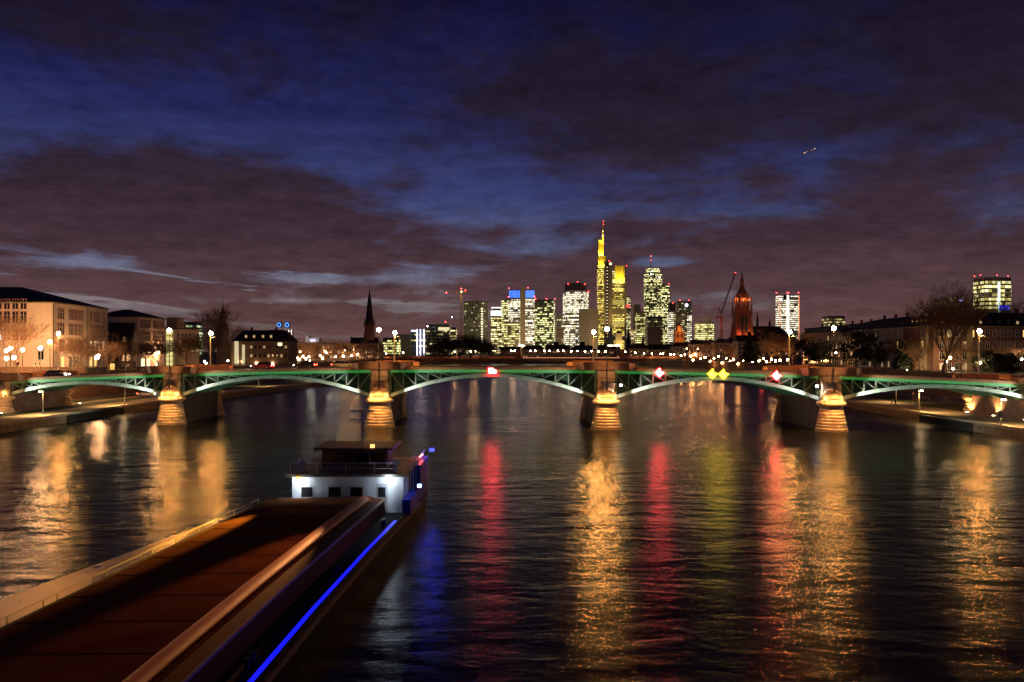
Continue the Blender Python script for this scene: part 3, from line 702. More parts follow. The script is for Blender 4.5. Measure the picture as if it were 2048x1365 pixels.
o_brt = office('office bright', (.18,.15,.10), .93, (1,.86,.52), (1,.93,.72), 1.9, 3.2, .3)
o_mix = office('office mixed', (.09,.09,.05), .66, (1,.86,.34), (.97,.92,.40), 1.7, 2.0, .8)
o_yg  = office('office yellow green', (.13,.12,.05), .75, (.95,.90,.22), (1,.95,.42), 1.5, 3.0, .6)
redl = emit('aviation light', (1,.03,.03), 30, 'NONE'); whl = emit('roof beacon', (1,.9,1), 30, 'NONE')
def beacon(root, px, py, d, r=1.1, mat=None):
    r *= .68; q = W(px,py,d)-root.location; MB().ball(q,r,6,4).build('warning_light', mat or redl, root)
# dark ribbed tower by the crane
t,p,h = tower('office_tower','dark ribbed tower beside the thin crane, windows lit in one column',[(928,1600),(962,1585),(975,1600)],26,603,conc,o_dim,3.4,.62)
rib = MB()
for k in range(16):
    x = p[0][0]+(p[1][0]-p[0][0])*k/15; y = p[0][1]+(p[1][1]-p[0][1])*k/15; rib.box(x-.35,y-.9,0,x+.35,y+.2,h+1.5)
for k in range(1,7):
    x = p[1][0]+(p[2][0]-p[1][0])*k/6; y = p[1][1]+(p[2][1]-p[1][1])*k/6; rib.box(x-.35,y-.9,0,x+.35,y+.2,h+1.5)
rib.build('mullions', pbr('beige ribs',(.30,.26,.17),.6), t)
lw = emit('lit stair window',(1,.93,.6),1.5,'NONE')
for k in range(14): 
    q = W(964,618+k*5.1,1584)-t.location; MB().box(q.x-1.6,q.y-1.9,q.z-1.1,q.x+1.6,q.y-.2,q.z+1.1).build('lit_window', lw, t)
# white capped slim tower
t,p,h = tower('office_tower','slim yellow lit tower with a broad white glowing cap',[(982,1500),(1003,1500)],24,632,brownc,o_yel,3.8,.6)
capm = emit('white crown lighting',(1,.98,.92),2.2,'NONE')
MB().prism(grow(p,.2),h,h+8.5).build('glowing_cap', capm, t); MB().prism(grow(p,-2),h+8.5,h+13).build('cap_recess', dark, t); MB().prism(grow(p,-1),h+13,h+14.6).build('crown_line', capm, t)
# blue crowned twin slab
t,p,h = tower('office_tower','twin slab tower with a blue striped crown and a dark central shaft',[(1017,1510),(1041,1500),(1041,1503),(1050,1503),(1050,1500),(1069,1508)],30,597,conc,None)
oL,pL = footprint([(1017,1509),(1040,1499)],4,0); pL=[(x+oL.x-t.location.x,y+oL.y-t.location.y) for x,y in pL]
oR,pR = footprint([(1051,1499.5),(1069,1507)],4,0); pR=[(x+oR.x-t.location.x,y+oR.y-t.location.y) for x,y in pR]
for q in (pL,pR): bands(t,q,3,h-1,3.6,o_wht,.55)
MB().box(GX(1041,1499)-t.location.x,-10,0,GX(1050,1499)-t.location.x,6,h+17).build('central_shaft', pbr('shaft cladding',(.40,.33,.22),.6), t)
blue = emit('blue crown light',(.03,.22,1),1.5,'NONE'); bluec = pbr('blue crown backing',(.02,.06,.2),.4)
for (xa,xb),pp in (((1018,1040),pL),((1051,1069),pR)):
    x0 = GX(xa,1500)-t.location.x; x1 = GX(xb,1500)-t.location.x
    MB().box(x0,-4,h,x1,20,h+14).build('crown', bluec, t)
    n = 9
    for k in range(n):
        x = x0+(x1-x0)*(k+.5)/n; MB().box(x-.65,-4.5,h+.6,x+.65,-3.9,h+13).build('crown_light', blue, t)
for x,y in ((1018,577),(1056,576),(1069,593),(1017,594)): beacon(t,x,y,1500)
tower('office_tower','dark stepped wing left of the blue crowned tower',[(1003,1530),(1017,1530)],20,598,brownc,o_grn,3.7,.55)
tower('office_building','lower brown office block in front of the blue crowned tower',[(1008,1440),(1038,1440)],20,644,brownc,o_yg,3.7,.5,cat='office block')
# green glass tower
t,p,h = tower('office_tower','dark green glass tower with scattered yellow windows',[(1070,1560),(1106,1550),(1110,1565)],30,600,greenish,o_grn,3.6,.62)
for x in (1071,1093,1110): beacon(t,x,598,1555)
# white bright curved tower with dark crown
t,p,h = tower('office_tower','densely white lit tower with a dark crown and red lights',[(1128,1630),(1134,1608),(1153,1600),(1171,1608),(1177,1630)],30,582,pale,o_wht,3.5,.66)
crp = grow(p,-3); MB().prism(crp,h,h+14).build('crown', dark, t); MB().tube([(0,0,h+14),(0,0,h+19)],.6,6).build('mast', polem, t)
for x,y in ((1136,568),(1155,564),(1170,569),(1177,584)): beacon(t,x,y,1608)
tower('office_building','white lit lower wing at the foot of the dark crowned tower',[(1125,1560),(1160,1560)],18,648,pale,o_wht,3.6,.6,cat='office block')
tower('office_building','small brown office block between the green tower and the white one',[(1112,1480),(1127,1480)],18,655,brownc,o_dim,3.6,.5,cat='office block')
tower('office_tower','thin dim beige tower left of the dense white one',[(1114,1720),(1128,1720)],18,628,conc,o_few,3.8,.5)
# dark louvred slab
t,p,h = tower('office_tower','unlit grey slab tower with horizontal louvres beside the tallest tower',[(1160,1500),(1178,1492),(1197,1500)],24,618,conc,None)
louv = pbr('louvre metal',(.30,.26,.17),.5)
for k in range(26): 
    z = 3+k*(h-5)/26; MB().prism(grow(p,.35),z,z+1.4).build('louvre', louv, t)
o_gold = office('office gold', (.30,.22,.08), .72, (1,.66,.06), (1,.78,.20), 1.7, 2.2, .7, dim=.22)
# ---- the tallest tower, three lit wings round dark shafts, yellow floodlit crowns and a mast
yelw = pbr('yellow lit cladding', (.80,.58,.06), .6, .06, .05); beige = pbr('beige shaft cladding', (.46,.38,.25), .6, .06, .05)
T0 = 1950
t = thing('skyscraper','tallest skyscraper with yellow floodlit crowns and a tall yellow mast','skyscraper',(GX(1222,T0),T0,GZ0))
def cx(px): return GX(px,T0)-t.location.x
def cz(py): return GZ(py,T0)-GZ0
def blk(nm,x0,x1,y0,y1,yt,yb,mat):
    zb_ = cz(yb) if yb else 0
    return MB().box(cx(x0),y0,zb_,cx(x1),y1,cz(yt)).build(nm,mat,t)
def bnd(x0,x1,y0,y1,yt,yb,fh,mat,frac=.55,skip=()):
    pl = [(cx(x0),y0),(cx(x1),y0),(cx(x1),y1),(cx(x0),y1)]; z0 = cz(yb) if yb else 3; z1 = cz(yt); n = int((z1-z0)/fh)
    for k in range(n):
        if k in skip: continue
        z = z0+k*(z1-z0)/n; put('window_band', band_mesh(pl,z+fh*(.5-frac/2),z+fh*(.5+frac/2),mat), t)
blk('left_wing',1197,1208,4,30,535,None,conc); bnd(1197,1208,4,30,537,None,4.2,o_gold,.5)
blk('left_crown',1197,1213,6,22,512,535,yelw); blk('left_crown',1197.5,1208.5,9,22,480,512,yelw)
blk('stair_shaft',1208,1212.5,0,10,525,None,beige); blk('dark_shaft',1212.5,1217,2.5,14,523,None,dark); blk('stair_shaft',1217,1225,0,14,522,None,beige)
for k in range(22): MB().box(cx(1213.6),1.6,cz(535+k*6.6)-.7,cx(1215.8),2.5,cz(535+k*6.6)+.7).build('stair_light', emit('stair light',(1,.8,.5),1.4,'NONE'), t)
blk('right_wing',1225,1249,2,34,567,None,conc); bnd(1225,1249,2,34,569,None,4.1,o_gold,.55,skip=(7,8,21,22,23))
for y0 in (610,652):                                      # gardens, open storeys glowing dull yellow
    MB().box(cx(1225.2),1.2,cz(y0),cx(1248.8),2,cz(y0-10)).build('sky_garden', emit('sky garden glow',(1,.82,.12),.32,'NONE'), t)
blk('right_crown',1231,1248,8,30,531,567,yelw); blk('right_crown',1225,1231,6,26,540,567,conc); bnd(1225,1231,6,26,541,567,4.2,o_yel)
blk('stair_shaft',1249,1253,0,20,531,None,beige)
def flood(x0,x1,y,py,en,tall):
    xm = (cx(x0)+cx(x1))/2
    fx = MB().box(cx(x0)+.5,y,cz(py)+.05,cx(x1)-.5,y+.7,cz(py)+.7).build('crown_floodlight', emit('yellow flood strip',(1,.72,.08),3,'NONE'), t)
    lamp('AREA','crown_light',t,(xm,y,cz(py)+1.2),en,(1,.80,.16),.3,(xm,y+5,cz(py)+tall),size=(cx(x1)-cx(x0),1.0))
lamp('SPOT','shaft_light',t,(4,-70,30),170000,(1,.66,.20),.8,(2,0,130),75,.7)  # added spot in open air before the tower, brightening its beige shafts
flood(1231,1248,2.2,567,30000,20); flood(1197,1212,1.0,535.5,16000,14); flood(1197.5,1208,6.3,512,16000,20)
MB().tube([(cx(1207),14,cz(482)),(cx(1207),14,cz(462)),(cx(1207),14,cz(443))],[2.0,1.3,.7],8).build('mast', yelw, t)
for y,r in ((470,1.4),(461,.9)): MB().ball((cx(1207),12.5,cz(y)),r,6,4).build('mast_light', emit('mast light',(1,.85,.25),6,'NONE'), t)
for k in range(2): lamp('POINT','mast_glow',t,(cx(1207)+4-8*k,4,cz(478)),9000,(1,.8,.2),.5)
for y in (443,449,487): beacon(t,1207,y,T0-3,.9)
MB().lathe([(2.6,0),(2.6,.5)],14).build('roof_emblem', emit('lit round emblem',(1,.8,.45),3,'NONE'), t).matrix_local = Matrix.Translation((cx(1221),-.2,cz(528))) @ Matrix.Rotation(math.pi/2,4,'X')
beacon(t,1218,522,T0,1); beacon(t,1253,532,T0,1)
# its neighbours
t,p,h = tower('office_tower','thin grey tower peeking out right of the tallest one with a red sign',[(1253,2100),(1261,2100)],20,593,conc,o_mix,3.8,.5)
MB().box(-6,-.6,cz(609),3,-.1,cz(602)).build('red_sign', emit('red roof sign',(1,.06,.06),1.6,'NONE'), t)
tower('office_tower','plain grey slab left of the antenna tower',[(1268,1900),(1281,1900)],20,609,conc,None)
tower('office_building','yellow lit block with a stepped top left of the antenna tower',[(1274,1600),(1298,1600)],24,623,brownc,o_yg,3.8,.5,cat='office block')
tower('office_building','low grey block at the foot of the plain slab',[(1256,1500),(1270,1500)],20,660,conc,o_few,3.6,.5,cat='office block')
# round tower with antenna and its square half
T1 = 2100
n = 9
front = [(1306.5-17.5*math.cos(math.pi*k/n), T1-20*math.sin(math.pi*k/n)) for k in range(n+1)]
t,p,h = tower('skyscraper','round glass skyscraper with a red and white antenna and a square half',front,10,546,greenish,o_mix,3.9,.62)
tower('','',[(1320,T1-4),(1339,T1)],34,569,greenish,o_grn,3.9,.6,root=t,part='square_half')
r = grow(p,-5); MB().prism(r,h,h+12).build('crown', greenish, t); bands(t,r,h+1,h+11,3.5,o_mix,.5)
q = W(1302,545,T1)-t.location
for k in range(6):
    MB().tube([(q.x,q.y,q.z+k*6.4),(q.x,q.y,q.z+k*6.4+6.4)],1.3-.12*k,8).build('antenna', pbr('antenna red',(.45,.05,.03),.6) if k%2 else pbr('antenna white',(.6,.45,.3),.6), t)
for x,y,r_ in ((1302,513,1.5),(1302,521,1),(1293,551,1),(1315,551,1),(1338,568,1),(1322,567,1.2)): beacon(t,x,y,T1-5,r_)
for x,y in ((1304,543),(1302,549),(1319,556)): beacon(t,x,y,T1-24,1.5,whl)
q = q-Vector((0,0,0)); lamp('POINT','antenna_glow',t,(q.x,q.y-14,q.z+4),26000,(1,.45,.25),.5)
tower('office_building','brown block in front of the antenna tower with a lit ledge',[(1295,1250),(1322,1250)],20,654,brownc,None,cat='office block')
tower('office_building','dark box shaped block with white lower storeys by the antenna tower',[(1295,1350),(1325,1350)],20,633,dark,o_few,3.6,.5,cat='office block')
t,p,h = tower('office_tower','narrow tower with white green lit storeys behind the orange church',[(1339,1700),(1352,1700)],20,622,pale,o_brt,3.6,.42)
MB().prism(grow(p,-.5),h,h+16).build('dark_top', dark, t); beacon(t,1346,606,1700)
t,p,h = tower('office_tower','dark tower with a round blue white roof light',[(1358,1720),(1374,1712),(1383,1720)],24,603,dark,o_few,3.7,.5)
q = W(1373,611,1708)-t.location; MB().lathe([(3,0),(3,.6)],12).build('roof_lamp', emit('blue white roof lamp',(.75,.85,1),5,'NONE'), t).matrix_local = Matrix.Translation(q) @ Matrix.Rotation(math.pi/2,4,'X')
for x in (1360,1378): beacon(t,x,601,1712,.9)
tower('office_tower','grey brown block with dotted orange windows behind the orange church',[(1352,1580),(1374,1580)],22,625,brownc,o_few,3.6,.5)
tower('office_tower','narrow white lit slab at the right edge of the skyline cluster',[(1374,1600),(1383,1600)],18,628,pale,o_brt,3.5,.45)
t,p,h = tower('office_building','beige office block with yellow storeys standing alone by the slanted crane',[(1395,1450),(1424,1445),(1428,1450)],22,645,conc,o_yg,3.6,.5,cat='office block')
MB().prism([(x*.5,y*.5) for x,y in p],h,h+7).build('plant_room', conc, t)
# right towers
t,p,h = tower('office_tower','broad white lit tower with a bright vertical strip and red lit edges',[(1558,1500),(1598,1500)],18,590,pale,o_brt,3.6,.5,top_gap=1)
for x0,x1,yy,mt in ((1573.5,1577.5,-1.6,emit('white light strip',(1,.93,.8),2.0,'NONE')),(1558,1559.2,-1.5,emit('red edge light',(1,.30,.12),1.0,'NONE')),(1597,1598.4,-1.5,emit('red edge light',(1,.30,.12),1.0,'NONE'))):
    MB().box(GX(x0,1500)-t.location.x,yy,2,GX(x1,1500)-t.location.x,-.3,h-1).build('light_strip', mt, t)
MB().box(GX(1566,1500)-t.location.x,-1.7,h-9,GX(1573,1500)-t.location.x,-.4,h-1).build('recess_panel', dark, t)
MB().box(GX(1578,1500)-t.location.x,-1.7,h-9,GX(1581,1500)-t.location.x,-.4,h-1).build('recess_panel', dark, t)
for x in (1553,1574,1577,1597): beacon(t,x,586,1500)
q = W(1561,599,1499)-t.location; MB().ball(q,1.6,6,4).build('blue_emblem', emit('bluish emblem',(.7,.75,1),5,'NONE'), t)
tower('office_building','small flat topped building with yellow windows above the dark roofs',[(1657,1000),(1690,1000)],20,632,conc,office('office grid',(.30,.22,.14),.55,WY,(1,.8,.4),.8,1.9,.8),3.3,.55,cat='office block')
t,p,h = tower('office_tower','bright tower behind the large bare tree with red lights and a blue sign',[(1970,745),(1996,745),(2022,748)],18,555,brownc,office('office blocks',(.10,.085,.04),.70,(1,.80,.16),(1,.92,.45),1.4,3.0,.95),3.6,.6)
MB().box(GX(1997,745)-t.location.x-.6,-2.6,12,GX(1997,745)-t.location.x+.6,-.4,h-4).build('light_strip', emit('cool light strip',(.75,1,.95),1.4,'NONE'), t)
q = W(2007,616,744)-t.location; MB().box(q.x-4,q.y-1.2,q.z-1.7,q.x+4,q.y-.7,q.z+1.7).build('blue_sign', emit('deep blue sign',(.02,.03,1),2,'NONE'), t)
for x,y in ((1949,553),(1961,551),(1994,551),(2016,553)): beacon(t,x,y,752,.55)
t,p,h = tower('office_building','pale beige building with a small blue sign left of the bright right tower',[(1895,700),(1930,690),(1946,700)],24,594,pale,o_few,3.6,.45,cat='office block')
q = W(1918,602,690)-t.location; MB().box(q.x-1.6,q.y-3,q.z-.6,q.x+1.6,q.y-2.6,q.z+.6).build('blue_sign', emit('violet blue sign',(.3,.3,1),3,'NONE'), t)
lamp('SPOT','wall_light',t,(-12,-60,20),60000,(1,.72,.42),1,(0,0,30),70,.6)
# left of the cluster
t,p,h = tower('office_building','block with white blue vertical light lines and yellow storeys behind the bridge lamp',[(822,1100),(850,1095),(853,1100)],24,660,dark,o_yel,6.5,.22,cat='office block')
nb = emit('blue white light line',(.62,.66,1),3.2,'NONE')
for x in (834.5,841,848): MB().box(GX(x,1094)-t.location.x-.55,-7,2,GX(x,1094)-t.location.x+.55,-4.5,h+.5).build('light_line_or_trail', nb, t)
MB().box(GX(823,1100)-t.location.x,-2,h-2.2,GX(832,1100)-t.location.x,-.3,h-.4).build('roof_sign', nb, t)
t,p,h = tower('office_building','flat topped office block with scattered lit storeys left of the dark island trees',[(852,1000),(877,995),(898,1000)],26,649,dark,o_few,3.6,.5,cat='office block')
MB().box(GX(876,990)-t.location.x,-5.5,h-7,GX(897,990)-t.location.x,-1.5,h-3.5).build('lit_storey', emit('lit storey',(1,.85,.5),.9,'NONE'), t)
beacon(t,855,653,990,.9,whl); beacon(t,891,644,1000,.8)
tower('office_building','low yellow glittering block right of the tall spire',[(766,1150),(797,1150)],20,676,dark,o_yg,3.4,.6,cat='office block')
tower('office_building','plain beige block right of the yellow glittering one',[(797,1200),(821,1200)],20,669,conc,None,cat='office block')
tower('office_building','small dark block between the island trees and the flat topped offices',[(898,1100),(912,1100)],20,655,dark,o_yel,3.6,.5,cat='office block')
t,p,h = tower('office_building','distant white building with a violet lit ground floor on the far left ridge',[(611,1250),(617,1250)],18,672,pale,None,cat='office block')
MB().box(GX(617,1250)-t.location.x,0,0,GX(638,1250)-t.location.x,18,GZ(676,1250)-GZ0).build('long_wing', pale, t)
MB().box(GX(620,1250)-t.location.x,-.8,GZ(684,1250)-GZ0,GX(631,1250)-t.location.x,-.1,GZ(679,1250)-GZ0).build('lit_storey', emit('violet storey',(.55,.55,1),1.4,'NONE'), t)
lamp('SPOT','wall_light',t,(0,-60,12),80000,(.95,.8,.85),1,(4,0,14),90,.6)
# fill lamps on masts, added to brighten the tower bodies like city glow
for k,(px,d,e) in enumerate(((950,1420,45000),(1045,1395,60000),(1092,1420,60000),(1178,1400,55000),(1262,1440,60000),(1318,1180,14000),(1345,1440,80000),(1412,1360,60000))):
    q = W(px,694,d); t = thing('tower_fill_lamp','added fill lamp on a mast at the foot of the office towers, '+num(k,8,'eight'),'street lamp',(q.x,q.y,GZ0),0,'added fill lamps below the towers')
    MB().tube([(0,0,0),(0,0,q.z-GZ0)],[.3,.2],6).build('pole', polem, t); MB().ball((0,0,q.z-GZ0+.3),.7,6,4).build('globe', emit('fill lamp glass',(1,.62,.3),40,'NONE'), t)
    lamp('POINT','tower_fill_light',t,(0,0,q.z-GZ0+1.6),e,(1,.66,.34),.7)
# ---- cranes
def lattice(m, a, b, w, n, tk):
    a = Vector(a); b = Vector(b); d = (b-a).normalized(); up = Vector((0,0,1)) if abs(d.z) < .9 else Vector((1,0,0))
    r = d.cross(up).normalized()*w/2; u = r.cross(d).normalized()*w/2
    c = [r+u,-r+u,-r-u,r-u]
    for q in c: m.bar(a+q,b+q,tk)
    for k in range(n):
        p0 = a.lerp(b,k/n); p1 = a.lerp(b,(k+1)/n)
        for i in range(4): m.bar(p0+c[i],p1+c[(i+1)%4],tk*.6)
yc = pbr('crane steel',(.30,.20,.08),.6); rc = pbr('red crane steel',(.34,.07,.045),.6)
def crane(label, x, ytop, d, jib, cj, mat, lights, mast_w=2.6, th=.7):
    q = W(x,700,d); t = thing('tower_crane', label, 'crane', (q.x,q.y,GZ0))
    L = lambda px,py,dy=0: Vector((GX(px,d)-q.x,dy,GZ(py,d)-GZ0))
    m = MB(); lattice(m,L(x,700),L(x,ytop),mast_w,16,th); m.build('mast',mat,t)
    m = MB(); lattice(m,L(*jib[0]),L(*jib[1]),mast_w*.75,12,th*.8); m.build('jib',mat,t)
    m = MB(); lattice(m,L(*cj[0]),L(*cj[1]),mast_w*.8,4,th*.8); e = L(*cj[1]); m.box(e.x-2.2,e.y-1.5,e.z-2.6,e.x+1.2,e.y+1.5,e.z+.8); m.build('counter_jib',mat,t)
    e = L(x,ytop); MB().box(e.x-1.6,e.y-3.2,e.z-4,e.x+1.6,e.y-1.2,e.z-.6).build('cab',mat,t)
    for px,py,r,mt in lights: MB().ball(L(px,py,-2.5),r,6,4).build('warning_light',mt,t)
    return t,L
t,L = crane('thin tower crane with a level jib and red lights beside the dark ribbed tower',922.5,584,1550,((922,585),(893,586)),((922,585),(932,583)),yc,[(893,586,.9,redl),(904,635,.8,whl),(923,578,.9,redl),(931,581,.8,redl),(923,584,1.2,emit('crane flood',(1,.8,.5),10,'NONE'))])
m = MB(); m.bar(L(922.5,584),L(923,577),1.2); m.bar(L(923,577),L(902,585),.4); m.bar(L(923,577),L(931,583),.4); m.build('tie_bars',yc,t)
lamp('POINT','crane_glow',t,L(918,594,-10),5000,(1,.6,.3),.5)
t,L = crane('slanted red crane with its jib pointing steeply up beside the cathedral',1443,634,1150,((1442,629),(1470.5,546)),((1443,631),(1436,634)),rc,[(1470,546,.4,redl)],2.0,.55)
m = MB(); m.bar(L(1442,628),L(1438,616),1.0); m.bar(L(1438,616),L(1455,592),.3); m.bar(L(1438,616),L(1436,632),.4); m.build('tie_bars',rc,t)
lamp('POINT','crane_glow',t,L(1436,650,-14),3500,(1,.35,.2),.5)
# ------------------------------------------------------------------ houses and churches
slate = pbr('slate roof',(.022,.020,.022),.7,.35,.8,streak=6); tiler = pbr('dark tile roof',(.05,.026,.018),.8,.3,.8,streak=6)
plaster = pbr('cream plaster',(.62,.52,.42),.85,.10,.35); plasterd = pbr('dull ochre plaster',(.40,.29,.17),.85,.2,.3)
greyp = pbr('grey plaster',(.36,.32,.26),.85,.15,.3); brownp = pbr('brown render',(.25,.16,.10),.85,.2,.3)
redst = pbr('red sandstone surrounds',(.34,.12,.09),.8,.2,1.5); whitef = pbr('white window frame',(.6,.55,.48),.6,.05)
glassd = pbr('dark window glass',(.012,.014,.016),.12,.1,.5,spec=.8)
lit1 = emit('lit room yellow',(1,.62,.16),1.3,'NONE'); lit2 = emit('lit room pale',(1,.84,.50),1.7,'NONE'); lit3 = emit('lit room cool',(.75,.9,1),1.2,'NONE'); lit4 = emit('lit room dim',(1,.62,.28),.45,'NONE')
WM = {}
def window_meshes(w, h, style):
    k = (round(w,2),round(h,2),style)
    if k in WM: return WM[k]
    f = MB(); b = .14
    fm = {'red':redst,'plain':whitef,'stone':curbm}[style]
    for x0,z0,x1,z1 in ((-w/2-b,-b,w/2+b,0),(-w/2-b,h,w/2+b,h+b),(-w/2-b,0,-w/2,h),(w/2,0,w/2+b,h)): f.box(x0,-.09,z0,x1,.05,z1)
    fr = f.mesh('frame',fm)
    s = MB(); nx = max(1,int(round(w/.75)))
    for i in range(1,nx): x = -w/2+w*i/nx; s.box(x-.05,-.06,0,x+.05,-.012,h)
    s.box(-w/2,-.058,h*.66,w/2,-.014,h*.66+.07)
    sa = s.mesh('sash',whitef)
    panes = {}
    for m in (glassd,lit1,lit2,lit3,lit4): panes[m.name] = MB().box(-w/2,-.012,0,w/2,.04,h).mesh('pane',m)
    WM[k] = (fr,sa,panes); return WM[k]
def add_window(root, x, y, z, w, h, rz, style, mat, simple=False):
    fr,sa,panes = window_meshes(w,h,style)
    if simple:
        return put('window', panes[mat.name], root, (x,y,z), rz)
    o = put('window', fr, root, (x,y,z), rz); put('sash', sa, o); put('pane', panes[mat.name], o); return o
def house(name, label, cat, p0, p1, depth, ze, zr, roof, wall, roofm, zb=UZ, wins=(), hip=None, simple=False, dormers=(), cornice=True, seed=1, chim=0, base=None):
    p0 = Vector((p0[0],p0[1],0)); p1 = Vector((p1[0],p1[1],0)); w = (p1-p0).length; rz = math.atan2(p1.y-p0.y,p1.x-p0.x)
    t = thing(name,label,cat,(p0.x,p0.y,zb),rz)
    e = ze-zb; r = zr-zb; rnd = random.Random(seed)
    MB().box(0,0,-1.5,w,depth,e).build('wall',wall,t)
    if base: MB().box(-.06,-.06,0,w+.06,depth+.06,base).build('plinth',pbr('plinth stone',(.17,.14,.12),.85,.2,.5),t)
    if cornice: MB().box(-.35,-.35,e,w+.35,depth+.35,e+.35).build('cornice',pbr('eaves board',(.30,.25,.18),.8,.1,.5) ,t)
    o = .45; ez = e+(.353 if cornice else .003); mb = MB(); d = depth
    if roof == 'hip':
        hp = min(hip if hip is not None else d/2, w/2-.5)
        mb.add([(-o,-o,ez),(w+o,-o,ez),(w+o,d+o,ez),(-o,d+o,ez),(hp,d/2,r),(w-hp,d/2,r)],[(0,1,5,4),(1,2,5),(2,3,4,5),(3,0,4),(3,2,1,0)])
    elif roof == 'gable':
        mb.add([(-o,-o,ez),(w+o,-o,ez),(w+o,d+o,ez),(-o,d+o,ez),(-o,d/2,r),(w+o,d/2,r)],[(0,1,5,4),(1,2,5),(2,3,4,5),(3,0,4),(3,2,1,0)])
    elif roof == 'mansard':
        q = min(1.8,d*.18); zz = ez+(r-ez)*.72
        mb.add([(-o,-o,ez),(w+o,-o,ez),(w+o,d+o,ez),(-o,d+o,ez),(q*.6,q,zz),(w-q*.6,q,zz),(w-q*.6,d-q,zz),(q*.6,d-q,zz),(q*2,d/2,r),(w-q*2,d/2,r)],
               [(3,2,1,0),(0,1,5,4),(1,2,6,5),(2,3,7,6),(3,0,4,7),(4,5,9,8),(5,6,9),(6,7,8,9),(7,4,8)])
    else: mb.box(-.2,-.2,ez,w+.2,d+.2,r)
    ro = mb.build('roof',roofm,t)
    for k in range(chim):
        x = w*(k+.6)/(chim+.3); MB().box(x-.5,d/2-.4,r-1.6,x+.5,d/2+.4,r+1.3).build('chimney',brownp,ro)
    for (x,z,dw,dh,mt) in dormers:
        dm = MB(); y = .9; dm.box(x-dw/2-.2,y,z-.2,x+dw/2+.2,y+3,z+dh+.15); dm.add([(x-dw/2-.4,y-.2,z+dh+.15),(x+dw/2+.4,y-.2,z+dh+.15),(x+dw/2+.4,y+3,z+dh+.15),(x-dw/2-.4,y+3,z+dh+.15),(x,y-.2,z+dh+.8),(x,y+3,z+dh+.8)],[(0,1,4),(1,2,5,4),(2,3,5),(3,0,4,5),(3,2,1,0)])
        g = dm.build('dormer',roofm,ro); MB().box(x-dw/2,y-.05,z,x+dw/2,y-.002,z+dh).build('pane',mt,g)
    for face,rows,cols,style,lits in wins:
        for z0,z1 in rows:
            for k,(x0,x1) in enumerate(cols):
                ww,hh = x1-x0,z1-z0; xc = (x0+x1)/2; mt = glassd
                for (ra,rb,ka,kb,pr,m_) in lits:
                    if ra <= z0 < rb and ka <= xc < kb and rnd.random() < pr: mt = m_; break
                if face == 'front': add_window(t,xc,-.004,z0,ww,hh,0,style,mt,simple)
                elif face == 'right': add_window(t,w+.004,xc,z0,ww,hh,math.pi/2,style,mt,simple)
                else: add_window(t,-.004,xc,z0,ww,hh,-math.pi/2,style,mt,simple)
    return t,w
def cols(a,b,n,w): return [(a+(b-a)*(k+.5)/n-w/2, a+(b-a)*(k+.5)/n+w/2) for k in range(n)]
def rowz(d,*ys): return [(GZ(b,d)-UZ, GZ(a,d)-UZ) for a,b in ys]
# white school with a big dark hipped roof
r_ = math.radians(3.6); wS = 40.0; P1 = Vector((-124.6,240)); P0 = P1-Vector((math.cos(r_),math.sin(r_)))*wS
side = [(3.2,4.9),(5.2,6.9),(10,12),(12.5,14.5),(15,17),(17.5,19.5),(24.2,26),(27.6,29.4),(30,31.8),(33.9,35.5)]
school,_ = house('school_building','large white school building with a big dark hipped roof and red framed windows','school',P0,P1,38,26.5,32.2,'hip',plaster,slate,hip=17,base=1.6,wins=[
   ('front',[(18.0,20.6),(14.2,17.2),(9.6,12.5)],cols(14,33.5,9,1.35),'red',[(9,11,14,30,.5,lit3),(14,15,14,22,.4,lit3)]),
   ('front',[(2.0,5.2)],cols(12,26,5,2.0),'plain',[(0,9,0,40,1,lit1)]),
   ('front',[(4.2,7.6)],[(36.2,37.7)],'plain',[]),
   ('right',[(15.5,18.2),(11.2,14.2)],side,'red',[]),
   ('right',[(6.6,9.6)],side,'red',[(0,20,23,38,1,lit2)]),
   ('right',[(2.0,5.0)],side[1:],'plain',[(0,20,6,11,1,lit1),(0,20,14,30,.4,lit1)])])
MB().tube([(wS+.1,.3,0),(wS+.1,.3,19.4)],.12,6).build('drainpipe',railm,school); MB().tube([(wS+.12,22.3,0),(wS+.12,22.3,19.4)],.12,6).build('drainpipe',railm,school)
# small mansard house between
house('mansard_house','small house with a steep black mansard roof and two dormers between the pale buildings','house',(GX(213,292),292),(GX(262,294),294),14,14.8,23.2,'gable',brownp,slate,
   wins=[('front',[(3.2,6.4)],cols(.6,7.6,4,1.1),'plain',[]),('front',[(.4,2.4)],cols(.6,7.6,3,1.4),'plain',[(0,9,0,9,.7,lit1)])],dormers=[(2.3,9.2,.9,2.1,glassd),(5.3,9.2,.9,2.1,glassd)])
# cream gabled building with reddish grid windows
r_ = math.radians(-4.6); P1 = Vector((-131,310)); P0 = P1-Vector((math.cos(r_),math.sin(r_)))*19
t,_ = house('schoolhouse_wing','cream building with dark hipped roof and wide reddish window grids, beside the mansard house','school',P0,P1,20,25.3,28.6,'hip',plaster,slate,hip=8,base=1,wins=[
   ('right',[(14.8,17.6),(10.3,13.2),(5.6,8.8)],[(1.6,8.6),(11,18.2)],'red',[]),('right',[(1.2,3.9)],[(2,4.6),(6,8.6),(12.4,15)],'stone',[(0,9,0,30,1,lit2)])])
